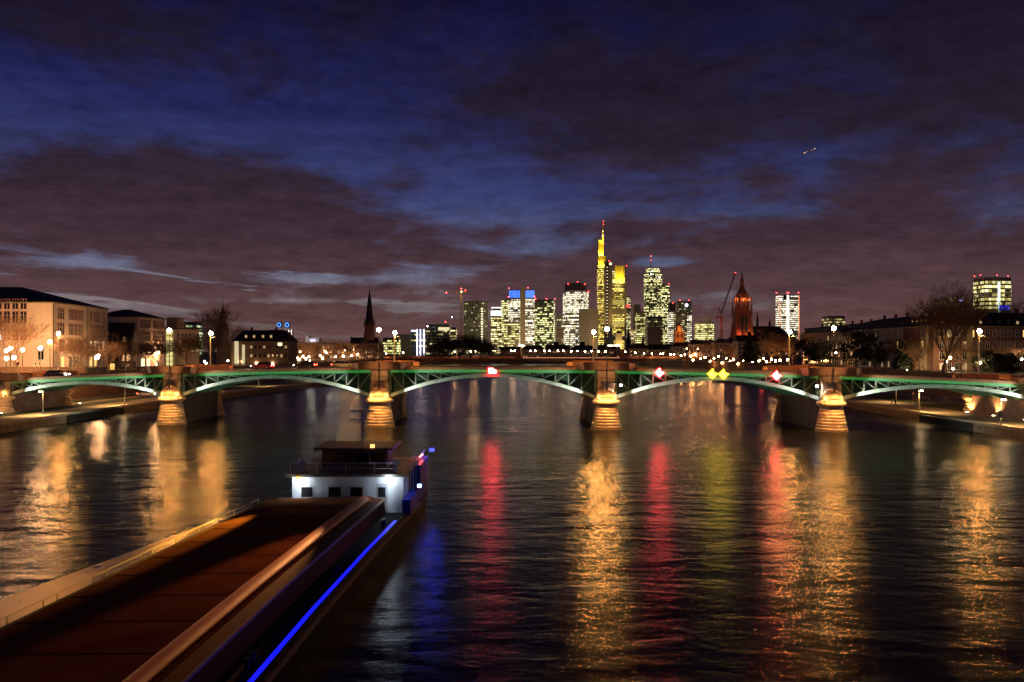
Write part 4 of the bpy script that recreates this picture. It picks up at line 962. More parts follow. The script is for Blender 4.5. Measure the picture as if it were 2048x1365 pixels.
# building with glazed stair tower
t,_ = house('flat_roofed_building','beige flat roofed building with a tall lit glass stairwell behind the left bridge lamp','building',(GX(331,345),345),(GX(398,350),350),18,22.0,22.6,'flat',plaster,slate,base=1,
   wins=[('front',rowz(348,(668,673)),cols(4,12.6,6,.7),'plain',[]),('front',rowz(348,(681,688),(696,704)),cols(4.5,12.4,5,.9),'plain',[(0,30,0,30,.15,lit4)])],simple=True)
g = MB().box(.2,-.7,.5,2.6,-.02,14.5).build('stair_glazing',emit('glowing stairwell',(1,.82,.30),.9,'NONE'),t)
m = MB()
for k in range(8): m.box(.15,-.78,.5+k*2,2.65,-.702,.75+k*2)
for x in (.15,1.35,2.55): m.box(x,-.76,.5,x+.1,-.704,14.5)
m.build('glazing_bars',railm,t)
t,_ = house('distant_block','orange beige flat block rising behind the cream gabled building','building',(GX(333,600),600),(GX(354,600),600),12,GZ(637,600),GZ(636,600),'flat',plasterd,slate,cornice=False)
house('distant_block','dark slim block with rooftop plant right of the orange beige one','building',(GX(354,620),620),(GX(360,620),620),12,GZ(646,620),GZ(644,620),'flat',brownp,slate,cornice=False)
t,p,h = tower('office_building','green lit glass building peeking out above the flat roofed beige one',[(366,800),(392,800)],16,644,dark,office('office lime',(.03,.05,.03),.9,(.65,1,.45),(1,1,.6),1.2,2.2,.5),3.2,.6,zb=UZ,cat='office block')
# cupola church and long roofed house
dF = 400
t,_ = house('commandery_house','long brown house with a dark hipped roof, four lit dormers and a lit stair strip','building',(GX(463,dF),dF),(GX(578,dF),dF),16,GZ(685,dF),GZ(660,dF),'hip',brownp,tiler,hip=3,
   wins=[('front',rowz(dF,(692,697),(709,715)),cols(8,25.5,9,.9),'plain',[(0,30,0,40,.3,lit4)])],simple=True,
   dormers=[(GX(x,dF)-GX(463,dF),GZ(676,dF)-UZ,1.0,1.2,lit4) for x in (491,507,525,541)],chim=2)
MB().box(1.6,-.8,.5,3.2,-.02,GZ(683,dF)-UZ).build('stair_glazing',emit('pale stair glow',(1,.86,.5),.55,'NONE'),t); MB().box(5,-.8,.5,6.0,-.02,GZ(690,dF)-UZ).build('stair_glazing',emit('pale stair glow',(1,.86,.5),.55,'NONE'),t)
MB().box(GX(560,dF)-GX(463,dF)-.9,-.3,GZ(692,dF)-UZ,GX(560,dF)-GX(463,dF)+.9,-.01,GZ(686,dF)-UZ).build('lit_window',lit2,t)
dC = 440; q = Vector((GX(446,dC),dC,UZ))
t = thing('cupola_church','slim dark church tower with a stacked onion cupola behind the tall bare tree','church',q)
MB().box(-2.4,-2.4,-1,2.4,2.4,GZ(660,dC)-UZ).build('tower',brownp,t)
zc = GZ(660,dC)-UZ
MB().lathe([(2.9,0),(2.9,.4),(2.6,1.6),(2.1,2.8),(1.5,3.8),(1.2,4.6),(1.15,7.6),(1.6,7.7),(1.7,8.1),(1.2,9.2),(.6,10.4),(.3,11.6),(.12,12.2)],8,(0,0,zc)).tube([(0,0,zc+12),(0,0,zc+15.5)],.12,5).build('cupola',slate,t)
MB().box(-.6,-2.46,zc-4,.6,-2.39,zc-1.2).build('belfry_opening',glassd,t)
MB().prism([(-2,2.41),(16,2.41),(16,14),(-2,14)],-1,12).build('nave',brownp,t)
MB().add([(0,0,0)],[]) if False else None
# red building with neon cylinders
dN = 520; t,_ = house('theatre_building','dark red building with two blue glowing drums and white neon frames','building',(GX(540,dN),dN),(GX(574,dN),dN),16,GZ(662,dN),GZ(660,dN),'flat',pbr('dark red wall',(.20,.03,.025),.7),slate,cornice=False)
o = GX(540,dN); L = lambda px,py,y=0: Vector((GX(px,dN)-o,y,GZ(py,dN)-UZ))
bl = emit('blue drum glow',(.05,.30,1),1.8,'NONE')
for x in (557,573):
    q = L(x,650,3); MB().lathe([(1.5,-1.6),(1.5,1.6)],14,q).build('roof_drum',pbr('drum dark',(.02,.03,.06),.5),t)
    rg = MB(); 
    for k in range(10):
        a = 2*math.pi*k/10; b = 2*math.pi*(k+1)/10; rg.bar(q+Vector((1.0*math.cos(a),-1.7,1.2*math.sin(a))),q+Vector((1.0*math.cos(b),-1.7,1.2*math.sin(b))),.4)
    rg.build('neon_ring',bl,t)
fr = MB(); c0,c1,c2 = L(572,660,-1),L(578,660,-1),L(584,660,-1)
for c in (c0,c1,c2): fr.bar(c,Vector((c.x,-1,3)),.32)
for yy in (663,674,688): a,b = L(572,yy,-1),L(584,yy,-1); fr.bar(a,b,.3)
fr.build('neon_frame',emit('white neon',(1,.80,.72),1.5,'NONE'),t)
MB().box(L(554,0).x,-.3,L(0,671).z,L(558,0).x,-.01,L(0,664).z).box(L(552,0).x,-.3,L(0,677).z,L(558,0).x,-.01,L(0,672.5).z).build('lit_window',emit('greenish room',(.8,1,.5),1,'NONE'),t)
# long row on the school bank
dR = 640
for k,(xa,xb,ye,lab,wm) in enumerate(((588,652,687,'long plain ochre building with a low roof behind the bare trees',plasterd),(652,702,688,'ochre building with a flat dark roof left of the tall spire',plasterd),(702,762,689,'dull brown building below the tall spire',brownp))):
    house('row_building',lab,'building',(GX(xa,dR),dR),(GX(xb,dR),dR),14,GZ(ye,dR),GZ(ye-2,dR),'hip',wm,tiler,hip=2,simple=True,
      wins=[('front',rowz(dR,(692,697),(702,707),(712,717)),cols(.8,(xb-xa)/F*dR-.8,9,1.1),'plain',[(0,30,0,40,.14,lit4)])])
# spire church
dK = 1000; q = Vector((GX(739,dK),dK,GZ0)); t = thing('spire_church','dark church with one tall needle spire on the school bank','church',q)
L = lambda px,py,y=0: Vector((GX(px,dK)-q.x,y,GZ(py,dK)-GZ0))
spm = pbr('dark church stone',(.10,.055,.045),.85,.2,.3)
w0 = 4.9; zt = L(739,650).z
MB().box(-w0-.8,-w0,0,w0+.8,w0,zt-9).box(-w0,-w0+.3,zt-9,w0,w0-.3,zt).build('tower',spm,t)
MB().lathe([(w0*1.08,0),(w0*.92,5),(2.3,26),(.35,39)],8,(0,0,zt)).tube([(0,0,zt+38),(0,0,zt+44)],.18,5).build('spire',slate,t)
pn = MB()
for sx in (-1,1):
    for sy in (-1,1): pn.lathe([(1.0,0),(.9,4),(.1,10)],6,(sx*w0*.95,sy*w0*.95,zt-2))
pn.build('corner_pinnacles',spm,t)
n0,n1 = L(702,686),L(760,686)
MB().box(n0.x,-8,0,n1.x,10,n0.z).build('nave',spm,t); MB().add([(n0.x,-9,n0.z),(n1.x,-9,n0.z),(n1.x,11,n0.z),(n0.x,11,n0.z),(n0.x+1,1,n0.z+6),(n1.x-1,1,n0.z+6)],[(0,1,5,4),(1,2,5),(2,3,4,5),(3,0,4),(3,2,1,0)]).build('roof',slate,t)
MB().box(n0.x,-2,n0.z,n0.x+1.2,0,n0.z+7).build('ridge_turret',slate,t)
lamp('SPOT','church_light',t,(26,-20,10),22000,(1,.38,.2),.5,(3,0,zt),60,.6)
# ---- cathedral
dD = 955; q = Vector((GX(1484,dD),dD,GZ0)); t = thing('cathedral','red lit gothic cathedral tower with spiky crown, lantern and a long dark nave','church',q)
L = lambda px,py,y=0: Vector((GX(px,dD)-q.x,y,GZ(py,dD)-GZ0))
cath = pbr('cathedral red sandstone',(.42,.15,.085),.85,.25,.25,bump=.5,bscale=1.5)
z1 = L(0,622).z; z2 = L(0,597).z; z3 = L(0,572).z; z4 = L(0,544).z; hw = 8.6
tw = MB(); tw.box(-hw,-hw,0,hw,hw,z1*.62); tw.box(-hw+.5,-hw+.5,z1*.62,hw-.5,hw-.5,z1); tw.build('tower',cath,t)
MB().lathe([(8.0,0),(7.8,z2-z1-1.5),(8.4,z2-z1-1),(8.2,z2-z1+.6),(6.9,z2-z1+.6)],8,(0,0,z1)).build('octagon',cath,t)
MB().lathe([(7.0,0),(6.4,4),(3.4,10),(2.7,12),(2.3,13.4)],8,(0,0,z2)).build('dome_cap',pbr('cathedral cap stone',(.30,.13,.085),.85,.25,.4),t)
MB().lathe([(2.1,0),(2.1,5.5),(2.6,5.8),(1.6,7),(.25,z4-z3+1)],8,(0,0,z2+13)).tube([(0,0,z4),(0,0,z4+2.5)],.12,4).build('lantern_spire',cath,t)
pin = lambda x,y,z,h,r: MB().lathe([(r,0),(r,h*.35),(r*1.3,h*.37),(r*.9,h*.45),(.06,h)],6,(x,y,z)).build('pinnacle',cath,t)
for sx in (-1,1):
    for sy in (-1,1):
        pin(sx*hw,sy*hw,z1*.30,z1*.52,1.5); pin(sx*(hw-.6),sy*(hw-.6),z1-6,22,1.2)
for k in range(8):
    a = math.pi*(k+.5)/4; pin(7.6*math.cos(a),7.6*math.sin(a),z2-3,9,.75)
for x in (-4.3,0,4.3): MB().box(x-.45,-hw-.7,0,x+.45,-hw+.55,z1-2).build('buttress',cath,t)
for x in (-2.2,2.2):
    MB().slab([(x-1.1,-hw-.04,z1-24),(x+1.1,-hw-.04,z1-24),(x+1.1,-hw-.04,z1-8),(x,-hw-.04,z1-5.5),(x-1.1,-hw-.04,z1-8)],[(x-1.1,-hw+.9,z1-24),(x+1.1,-hw+.9,z1-24),(x+1.1,-hw+.9,z1-8),(x,-hw+.9,z1-5.5),(x-1.1,-hw+.9,z1-8)]).build('tracery_window',glassd,t)
for k in range(3):
    a = math.radians(-90+45*(k-1)); c = Vector((7.75*math.cos(a),7.75*math.sin(a),z1+2)); u = Vector((-math.sin(a),math.cos(a),0))
    MB().slab([c-u*1.2,c+u*1.2,c+u*1.2+Vector((0,0,8)),c+Vector((0,0,10.5)),c-u*1.2+Vector((0,0,8))],[v-Vector((math.cos(a),math.sin(a),0))*.7 for v in (c-u*1.2,c+u*1.2,c+u*1.2+Vector((0,0,8)),c+Vector((0,0,10.5)),c-u*1.2+Vector((0,0,8)))]).build('tracery_window',glassd,t)
na,nb_ = L(1450,686,4),L(1592,686,4)
MB().box(na.x+6,2,0,nb_.x,26,na.z).build('nave',spm,t)
MB().add([(na.x+4,0,na.z),(nb_.x+3,0,na.z),(nb_.x+3,28,na.z),(na.x+4,28,na.z),(na.x+22,14,L(0,652).z),(nb_.x-14,14,L(0,652).z)],[(0,1,5,4),(1,2,5),(2,3,4,5),(3,0,4),(3,2,1,0)]).build('roof',slate,t)
for x,y0,yt in ((1522,652,622),(1547,652,637)):
    c = L(x,y0,14); hh = L(0,yt).z-c.z+1; MB().lathe([(1.3,-1),(1.3,hh*.3),(1.6,hh*.33),(.9,hh*.45),(.08,hh)],6,c).build('ridge_turret',slate,t)
RD = (1,.22,.07); OG = (1,.40,.13)
lamp('SPOT','cathedral_light',t,(-26,-30,4),5500,RD,.6,(-6,0,36),60,.7); lamp('SPOT','cathedral_light',t,(32,-34,8),11000,OG,.6,(6,0,42),55,.7)
lamp('POINT','cathedral_light',t,(-5,-11.5,z1-25),650,RD,.4); lamp('POINT','cathedral_light',t,(5.2,-11.5,z1-25),900,OG,.4)
for a in (-150,-90,-30): lamp('POINT','cathedral_light',t,(10.2*math.cos(math.radians(a)),10.2*math.sin(math.radians(a)),z2-2),1300,OG,.4)
# orange baroque church tower
dP = 1050; q = Vector((GX(1358,dP),dP,GZ0)); t = thing('baroque_church_tower','orange lit square church tower with a small domed lantern among the office towers','church',q)
orm = pbr('orange sandstone',(.55,.22,.08),.8,.15,.4); zz = GZ(664,dP)-GZ0
MB().box(-5.2,-5.2,0,5.2,5.2,zz).build('tower',orm,t); MB().box(-5.7,-5.7,zz,5.7,5.7,zz+.9).build('cornice',orm,t)
MB().lathe([(3.4,0),(3.4,5),(3.8,5.3),(3.0,7),(1.6,8.2),(1.1,8.6),(1.1,10),(.1,12)],8,(0,0,zz+.9)).build('lantern',orm,t)
for x in (-2.4,2.4): MB().box(x-.8,-5.3,zz-7,x+.8,-5.19,zz-2.6).build('belfry_opening',glassd,t)
lamp('SPOT','tower_light',t,(-10,-22,4),30000,(1,.45,.14),.5,(0,0,zz-4),70,.6); lamp('POINT','lantern_light',t,(0,-7,zz+3),1500,(1,.5,.15),.3)
# glowing yellow portal tower before the tallest skyscraper, with small dark spires
dY = 1100; q = Vector((GX(1237,dY),dY,GZ0)); t = thing('lit_gate_tower','pale yellow floodlit square tower at the foot of the tallest skyscraper','tower',q)
pyw = pbr('pale yellow stone',(.62,.48,.24),.8,.1,.4); zz = GZ(668,dY)-GZ0
MB().box(-4,-3,0,4,3,zz).build('tower',pyw,t); MB().box(-4.6,-3.6,zz,4.6,3.6,zz+.8).build('cornice',pyw,t); MB().add([(-4.4,-3.4,zz+.8),(4.4,-3.4,zz+.8),(4.4,3.4,zz+.8),(-4.4,3.4,zz+.8),(0,0,zz+4)],[(0,1,4),(1,2,4),(2,3,4),(3,0,4),(3,2,1,0)]).build('roof',slate,t)
lamp('SPOT','tower_light',t,(3,-14,6),26000,(1,.78,.35),.5,(0,0,zz-6),70,.6)
for k,(x,yb,yt,d,lab) in enumerate(((1257,690,652,1000,'small dark church spire right of the tallest skyscraper'),(1286,690,668,1000,'stubby dark turret roof left of the brown block'),(1165,700,684,900,'dark pyramid roofed gatehouse behind the old bridge'),(1112,700,684,880,'dark pointed gable roof behind the old bridge, left of the pyramid roof'))):
    q = Vector((GX(x,d),d,GZ0)); t = thing('old_turret',lab,'tower',q); hh = GZ(yt,d)-GZ0; w = 2.6 if k == 0 else (2.2 if k == 1 else 5.5)
    MB().box(-w,-w,0,w,w,hh*.45 if k < 2 else hh*.5).build('wall',spm,t); MB().lathe([(w*1.25,hh*.45 if k<2 else hh*.5),(w*.5,hh*.72),(.1 if k<2 else w*.45,hh)],4 if k>1 else 8).build('roof',slate,t)
# old town houses across the river
specs = [(1000,1040,880,701,694,brownp,'low brown house at the left end of the far quay behind the old bridge'),(1044,1090,860,700,691,plasterd,'ochre house with dark hipped roof behind the old bridge lamps'),(1092,1140,860,699,690,brownp,'brown house with dark roof behind the old bridge, left of the tallest skyscraper'),(1142,1192,860,701,691,greyp,'grey house with dark roof below the louvred tower'),
 (1198,1240,870,700,690,brownp,'brown house with dark roof below the tallest skyscraper'),(1258,1300,800,698,688,plasterd,'ochre house with a dark roof right of the old bridge pylon'),(1300,1345,790,700,689,plasterd,'ochre quay house left of the orange tower'),(1345,1392,760,694,685,greyp,'pale grey quay house below the orange tower'),(1384,1430,700,690,680,plaster,'pale plastered quay house with a dark roof below the lone beige office block'),(1430,1475,680,687,678,plaster,'pale plastered quay house left of the fir tree'),(1475,1530,640,684,671,greyp,'grey quay house behind the fir tree with lit attic'),(1530,1600,600,686,668,brownp,'dark brown quay house in the shade under the nave roof')]
for k,(xa,xb,d,ye,yr,wm,lab) in enumerate(specs):
    w = (xb-xa)/F*d
    house('quay_house',lab,'house',(GX(xa,d),d),(GX(xb,d),d),13,GZ(ye,d),GZ(yr,d),'hip' if k%2 else 'gable',wm,tiler if k%3 else slate,zb=6.2,hip=4,simple=True,seed=k,
      wins=[('front',[(GZ(y+3.2,d)-6.2,GZ(y,d)-6.2) for y in range(int(ye)+4,716,8)],cols(.6,w-.6,max(4,int(w/2.6)),1.1),'plain',[(0,60,0,99,.12,lit4)])],chim=2)
# dark roofed row facing the river on the right
def rx(px,lo=200,hi=600):                                 # distance at which the river front X=140..135 sits under this column
    for _ in range(60):
        m = (lo+hi)/2; X = 135+(m-290)*5/140
        if GX(px,m) > X: hi = m
        else: lo = m
    return m
cuts = [1604,1660,1718,1790,1852]; labs = ['dark roofed house at the far end of the right hand row','dark roofed house in the right hand row behind the bridge lamp on the fourth pier','tall dark roofed house of the right hand row with a chimney stack','row house with a line of lit attic windows and an ochre front']
walls = [brownp,brownp,greyp,plasterd]
for k in range(4):
    da,db = rx(cuts[k]),rx(cuts[k+1]); a = (GX(cuts[k],da),da); b = (GX(cuts[k+1],db),db-.02)
    w = math.dist(a,b); n = max(4,int(w/3.2)); zr = 25.2+(.9 if k == 2 else 0)+(.6 if k == 3 else 0)
    house('row_house',labs[k],'house',a,b,15,21.6,zr,'mansard' if k else 'hip',walls[k],slate,seed=20+k,simple=(k<2),chim=3,
      wins=[('front',[(11.2,13.2),(7.6,9.8),(4.0,6.2),(.8,2.8)],cols(1,w-1,n,1.3),'plain',[(0,60,0,99,.16 if k<3 else .3,lit1 if k == 3 else lit4)])],
      dormers=[(w*(j+.6)/(n+.2),15.4,.9,1.3,(lit1 if k == 3 and j > n//3 else glassd)) for j in range(n)])
t,_ = house('apartment_house','broad apartment house with a dark roof and few lit windows behind the big bare tree','house',(136.2,286),(196,296),16,21.4,26.6,'hip',pbr('brick brown front',(.20,.10,.06),.85,.2,.5),slate,hip=9,seed=7,chim=4,
   wins=[('front',[(11.2,13.4),(7.4,9.6),(3.8,6.0),(.6,2.6)],cols(1.5,40,14,1.4),'plain',[(0,60,0,99,.05,lit1),(0,60,0,99,.09,lit4)])],dormers=[(4+3.4*j,15.2,.9,1.2,glassd if j%4 else lit4) for j in range(10)])
# low garden wall left of the bridge head by the school
t = thing('forecourt_wall','low stone forecourt wall before the white school building','wall',(-150,226,UZ))
MB().box(0,0,-.5,41,.6,2.3).box(-.05,-.1,2.3,41.05,.7,2.5).build('wall',retain,t)
# street signs at the left bridge head
for k,(x,w_) in enumerate(((71,'left'),(80,'right'))):
    q = W(x,728,206); t = thing('road_sign','square white road sign with a dark arrow near the school, %s one of the pair'%w_,'sign',(q.x,q.y,UZ))
    MB().tube([(0,0,0),(0,0,q.z-UZ+.6)],.06,6).build('post',polem,t); hh = q.z-UZ
    MB().box(-.48,-.08,hh-.55,.48,-.04,hh+.55).build('sign_face',pbr('white sign enamel',(.75,.72,.62),.5,.05),t)
    ar = MB(); ar.slab([(-.08,-.095,hh-.35),(.08,-.095,hh-.35),(.08,-.095,hh+.05),(.25,-.095,hh+.05),(0,-.095,hh+.4),(-.25,-.095,hh+.05),(-.08,-.095,hh+.05)],[(x_,-.081,z_) for x_,z_ in ((-.08,hh-.35),(.08,hh-.35),(.08,hh+.05),(.25,hh+.05),(0,hh+.4),(-.25,hh+.05),(-.08,hh+.05))]); ar.build('arrow',black,t)
q = W(36,723,200); t = thing('traffic_light','traffic light on a curved pole showing red at the left bridge head','traffic light',(q.x,q.y,UZ))
MB().tube([(0,0,0),(0,0,4.8),(-.5,0,5.8),(-1.6,0,6.1)],.08,6).build('pole',polem,t); MB().box(-.2,-.2,q.z-UZ-.9,.2,.1,q.z-UZ+.3).build('housing',black,t); MB().ball((0,-.22,q.z-UZ+.05),.2,8,5).build('red_light',emit('red signal',(1,.06,.03),14),t)
# ------------------------------------------------------------------ trees
bark = pbr('bark',(.20,.14,.085),.95,.3,4); twigm = pbr('bare twigs',(.24,.145,.085),.95,.2,2); twigd = pbr('dark twigs',(.055,.035,.025),.95,.2,2)
needle = pbr('dark needles',(.020,.032,.016),.9,.4,1.5); leafd = pbr('dark evergreen leaves',(.022,.028,.012),.9,.4,1.2)
def bare(seed, h, spread, trunk_h, fork=5, lv=4, twist=.5, up=.35, dens=1.0):
    R = random.Random(seed); tr = MB(); cr = MB()
    def seg(p, d, ln, r, lvl):
        pts = [p]; rr = [r]; n = 3 if lvl < 3 else 2
        for k in range(n):
            d = (d+Vector((R.uniform(-1,1),R.uniform(-1,1),R.uniform(-.5,.9)*up*2))*twist*.45).normalized()
            pts.append(pts[-1]+d*ln/n); rr.append(r*(1-.5*(k+1)/n))
        (tr if lvl == 0 else cr).tube(pts, rr, 6 if lvl < 2 else (4 if lvl == 2 else 3), False)
        if lvl >= lv: return
        m = fork if lvl < 3 else max(3,fork-1)
        m = max(2,int(m*dens+R.random()))
        for k in range(m):
            f = R.uniform(.35,1) if lvl else R.uniform(.62,1)
            if k == 0: f = 1
            i = min(int(f*n),n-1); t = f*n-i; q = pts[i].lerp(pts[i+1],t)
            a = 2*math.pi*(k+R.uniform(-.3,.3))/m+seed+lvl; s = R.uniform(.5,1.05)*(spread if lvl == 0 else 1)
            side = Vector((math.cos(a),math.sin(a),0)); nd = (d*1.0+side*s+Vector((0,0,up*.6))).normalized()
            seg(q, nd, ln*R.uniform(.55,.78) if lvl else (h-trunk_h)*R.uniform(.42,.58), max(.034,r*(.5 if lvl else .48)*R.uniform(.8,1.1)), lvl+1)
    seg(Vector((0,0,0)), Vector((R.uniform(-.06,.06),R.uniform(-.06,.06),1)), trunk_h, h*.021, 0)
    return tr, cr
KIND = {}
def tree_mesh(key, mat=None, **k):
    if key not in KIND:
        t,c = bare(**k); KIND[key] = (t.mesh('trunk',bark,True), c.mesh('crown',mat or twigm))
    return KIND[key]
def bare_tree(key, x, y, zb, sc, rz, label, group=None, mat=None, **k):
    t_,c_ = tree_mesh(key, mat, **k); t = thing('bare_tree',label,'tree',(x,y,zb),rz,group); t.scale = (sc,sc,sc)
    put('trunk',t_,t); put('crown',c_,t); return t
def pt(px,d,zb=UZ): return GX(px,d),d,zb
A = dict(seed=3,h=16,spread=.95,trunk_h=4.2,fork=6,lv=5,up=.35,dens=.8)
A2 = dict(seed=11,h=12,spread=1.15,trunk_h=3.0,fork=6,lv=5,up=.25,dens=.8)
A3 = dict(seed=19,h=22,spread=.62,trunk_h=7,fork=6,lv=5,up=.4,dens=.85)
A4 = dict(seed=27,h=10,spread=1.0,trunk_h=2.4,fork=5,lv=4,up=.3)
A5 = dict(seed=35,h=11,spread=1.2,trunk_h=1.8,fork=7,lv=4,up=.45)
A6 = dict(seed=44,h=23,spread=.85,trunk_h=6,fork=7,lv=5,up=.42,dens=.8)
bare_tree('wide',*pt(38,216),1.0,.4,'wide leaning bare tree before the left part of the white school',**A)
for i,(px,d,s,r,lab) in enumerate(((152,228,1.02,1.0,'low spreading bare tree before the lit school windows'),(216,262,.95,2.2,'low spreading bare tree before the small mansard house'),(272,285,1.0,3.9,'low spreading bare tree before the cream gabled building'),(318,300,1.0,5.0,'low spreading bare tree before the reddish window grids'))):
    bare_tree('low',*pt(px,d),s,r,lab,'low bare trees before the school',**A2)
bare_tree('tall',*pt(424,370),1.08,.3,'tall bare tree with pale patchy trunk beside the cupola tower',**A3)
bare_tree('low',*pt(375,345),1.15,4.4,'dense bare tree before the flat roofed beige building',None,**A2)
bare_tree('low',*pt(398,352),1.3,1.4,'dense bare tree just left of the tall bare one',None,**A2)
bare_tree('tall',*pt(478,420),.78,2.4,'bare tree top rising over the long dark roof',**A3)
for i,(px,d) in enumerate(((548,440),(565,460),(532,450))):
    bare_tree('low',*pt(px,d),1.15,i*1.7,'dark bare tree before the neon building, '+num(i if i<2 else 0,3,'three') if False else ['dark bare tree in front of the neon frames','dark bare tree at the right end of the long brown house','dark bare tree below the rightmost lit dormer'][i],'dark bare trees by the neon building',**A2)
n = 0
for i,px in enumerate(range(596,760,15)):
    d = 560+((i*37)%50); bare_tree('small',*pt(px,d),1.15+.1*((i*7)%4),i*1.3,'small bare street tree before the ochre row, '+num(i,11,'eleven'),'bare trees before the ochre row',**A4)
isl = [(868,640,1.0),(884,630,1.25),(902,640,1.35),(921,635,1.5),(940,640,1.45),(958,632,1.3),(974,640,1.0)]
for i,(px,d,s) in enumerate(isl):
    bare_tree('bushy',*pt(px,d,6.5),s*1.28,i*1.1,'dense dark island tree left of the old bridge, '+num(i,7,'seven'),'dense dark trees on the river island',twigd,**A5)
for i,(px,d,s) in enumerate(((845,650,.7),(985,660,.6),(1000,665,.55))):
    bare_tree('small',*pt(px,d,6.5),s,i*2.0,['small bare tree left of the dark island trees','small bare tree right of the dark island trees','smallest bare tree by the end of the island'][i],None,**A4)
for i,(px,d,s) in enumerate(((1372,560,1.2),(1405,530,1.25),(1425,515,1.35),(1447,505,1.3),(1468,520,1.1))):
    bare_tree('small',*pt(px,d),s,i*2.1+.5,'round bare tree before the pale quay houses, '+num(i,5,'five'),'bare trees before the pale quay houses',**A4)
for i,(px,d,s) in enumerate(((1540,450,1.35),(1563,440,1.5),(1585,430,1.35))):
    bare_tree('low',*pt(px,d),s,i*2.0+.9,'brown bare tree under the cathedral nave, '+num(i,3,'three'),'brown bare trees under the nave',**A2)
bare_tree('big',*pt(1885,258),1.04,1.2,'large bare tree reaching above the roofs at the right',**A6)
bare_tree('tall',*pt(2034,300),1.05,4.0,'tall bare tree at the right edge beside the apartment house',**A3)
for i,(px,d,s) in enumerate(((1808,300,1.05),(1838,290,.95),(1930,268,.9),(2008,272,.85))):
    bare_tree('low',*pt(px,d),s,i*1.9+.2,['low bare tree before the house with lit attic windows','low bare tree left of the large bare one','low bare tree between the large one and the tall pole','low bare tree left of the right edge'][i],None,**A2)
def leaves(m, c, r, n, size, R):
    for _ in range(n):
        a = Vector((R.gauss(0,1),R.gauss(0,1),R.gauss(0,1))).normalized()*r*R.random()**.4
        p = Vector(c)+Vector((a.x,a.y,a.z*.75)); u = Vector((R.uniform(-1,1),R.uniform(-1,1),R.uniform(-.6,.6))).normalized()*size*R.uniform(.6,1.3); v = u.cross(Vector((R.uniform(-1,1),R.uniform(-1,1),R.uniform(-1,1)))).normalized()*size*.5
        m.quad(p-u-v*.4,p+u*.2-v,p+u+v*.4,p-u*.2+v)
def conifer(x, y, zb, h, w, label, seed=1, droop=-.18):
    R = random.Random(seed); t = thing('conifer',label,'tree',(x,y,zb)); MB().tube([(0,0,0),(0,0,h*.96)],[h*.022,.05],7).build('trunk',bark,t,True)
    m = MB(); z = h*.08; k = 0
    while z < h*.98:
        f = 1-(z/h); ln = w*f**.8*R.uniform(.75,1.15)+.2; nb = 7
        for b in range(nb):
            if R.random() < .12: continue
            a = 2*math.pi*b/nb+k*.7+R.uniform(-.25,.25); l = ln*R.uniform(.65,1.15); d = Vector((math.cos(a),math.sin(a),droop))
            e = Vector((0,0,z))+d*l+Vector((0,0,.12*l)); m.tube([(0,0,z),Vector((0,0,z))+d*l*.5,e],[.07,.05,.02],3,False)
            for q in range(max(2,int(l*3.2))):
                leaves(m, Vector((0,0,z)).lerp(e,(q+.6)/(l*3.2+.6)), .42, 5, .42, R)
        z += h*.036; k += 1
    m.build('crown',needle,t); return t
def evergreen(x, y, zb, h, w, label, seed=1, mat=None, n=26, trunk=.2):
    R = random.Random(seed); t = thing('evergreen_tree',label,'tree',(x,y,zb)); tr = MB(); cr = MB(); tr.tube([(0,0,0),(0,0,h*.5),(.3,.1,h*.8)],[h*.028,h*.02,.08],7)
    for k in range(n):
        a = R.uniform(0,6.283); z = h*R.uniform(trunk,.95); rr = w*(1-abs((z/h)-.5)*.9)*R.uniform(.35,1); c = Vector((math.cos(a)*rr,math.sin(a)*rr,z))
        tr.tube([(0,0,max(.5,z-rr*.5)),c*.55+Vector((0,0,z*.43)),c],[.1,.06,.02],4,False); leaves(cr,c,w*R.uniform(.22,.42),90,.38,R)
    tr.build('trunk',bark,t); cr.build('crown',mat or leafd,t); return t
conifer(*pt(1499,470),17.5,5.6,'dark fir tree before the grey quay house',2)
conifer(*pt(1512,485),13,5,'smaller dark fir behind the first fir',5)
evergreen(*pt(1612,380),11.5,6,'dark rounded evergreen left of the fourth bridge lamp',3)
evergreen(*pt(1640,372),12.5,6,'dark rounded evergreen right behind the fourth bridge lamp',4)
evergreen(*pt(1712,318),15,7,'large black evergreen before the right hand row of houses',6,n=34)
evergreen(*pt(1750,310),13.5,6.5,'large black evergreen joined to the one on its left',8,n=34)
conifer(*pt(1803,295),9.5,3.5,'small pointed dark conifer left of the large bare tree',9)
evergreen(*pt(1985,262),6.2,5,'low dark bush behind the tall pale pole',11,trunk=.08)
evergreen(*pt(2012,262),5.6,4.6,'low dark bush left of the right edge',12,trunk=.08)
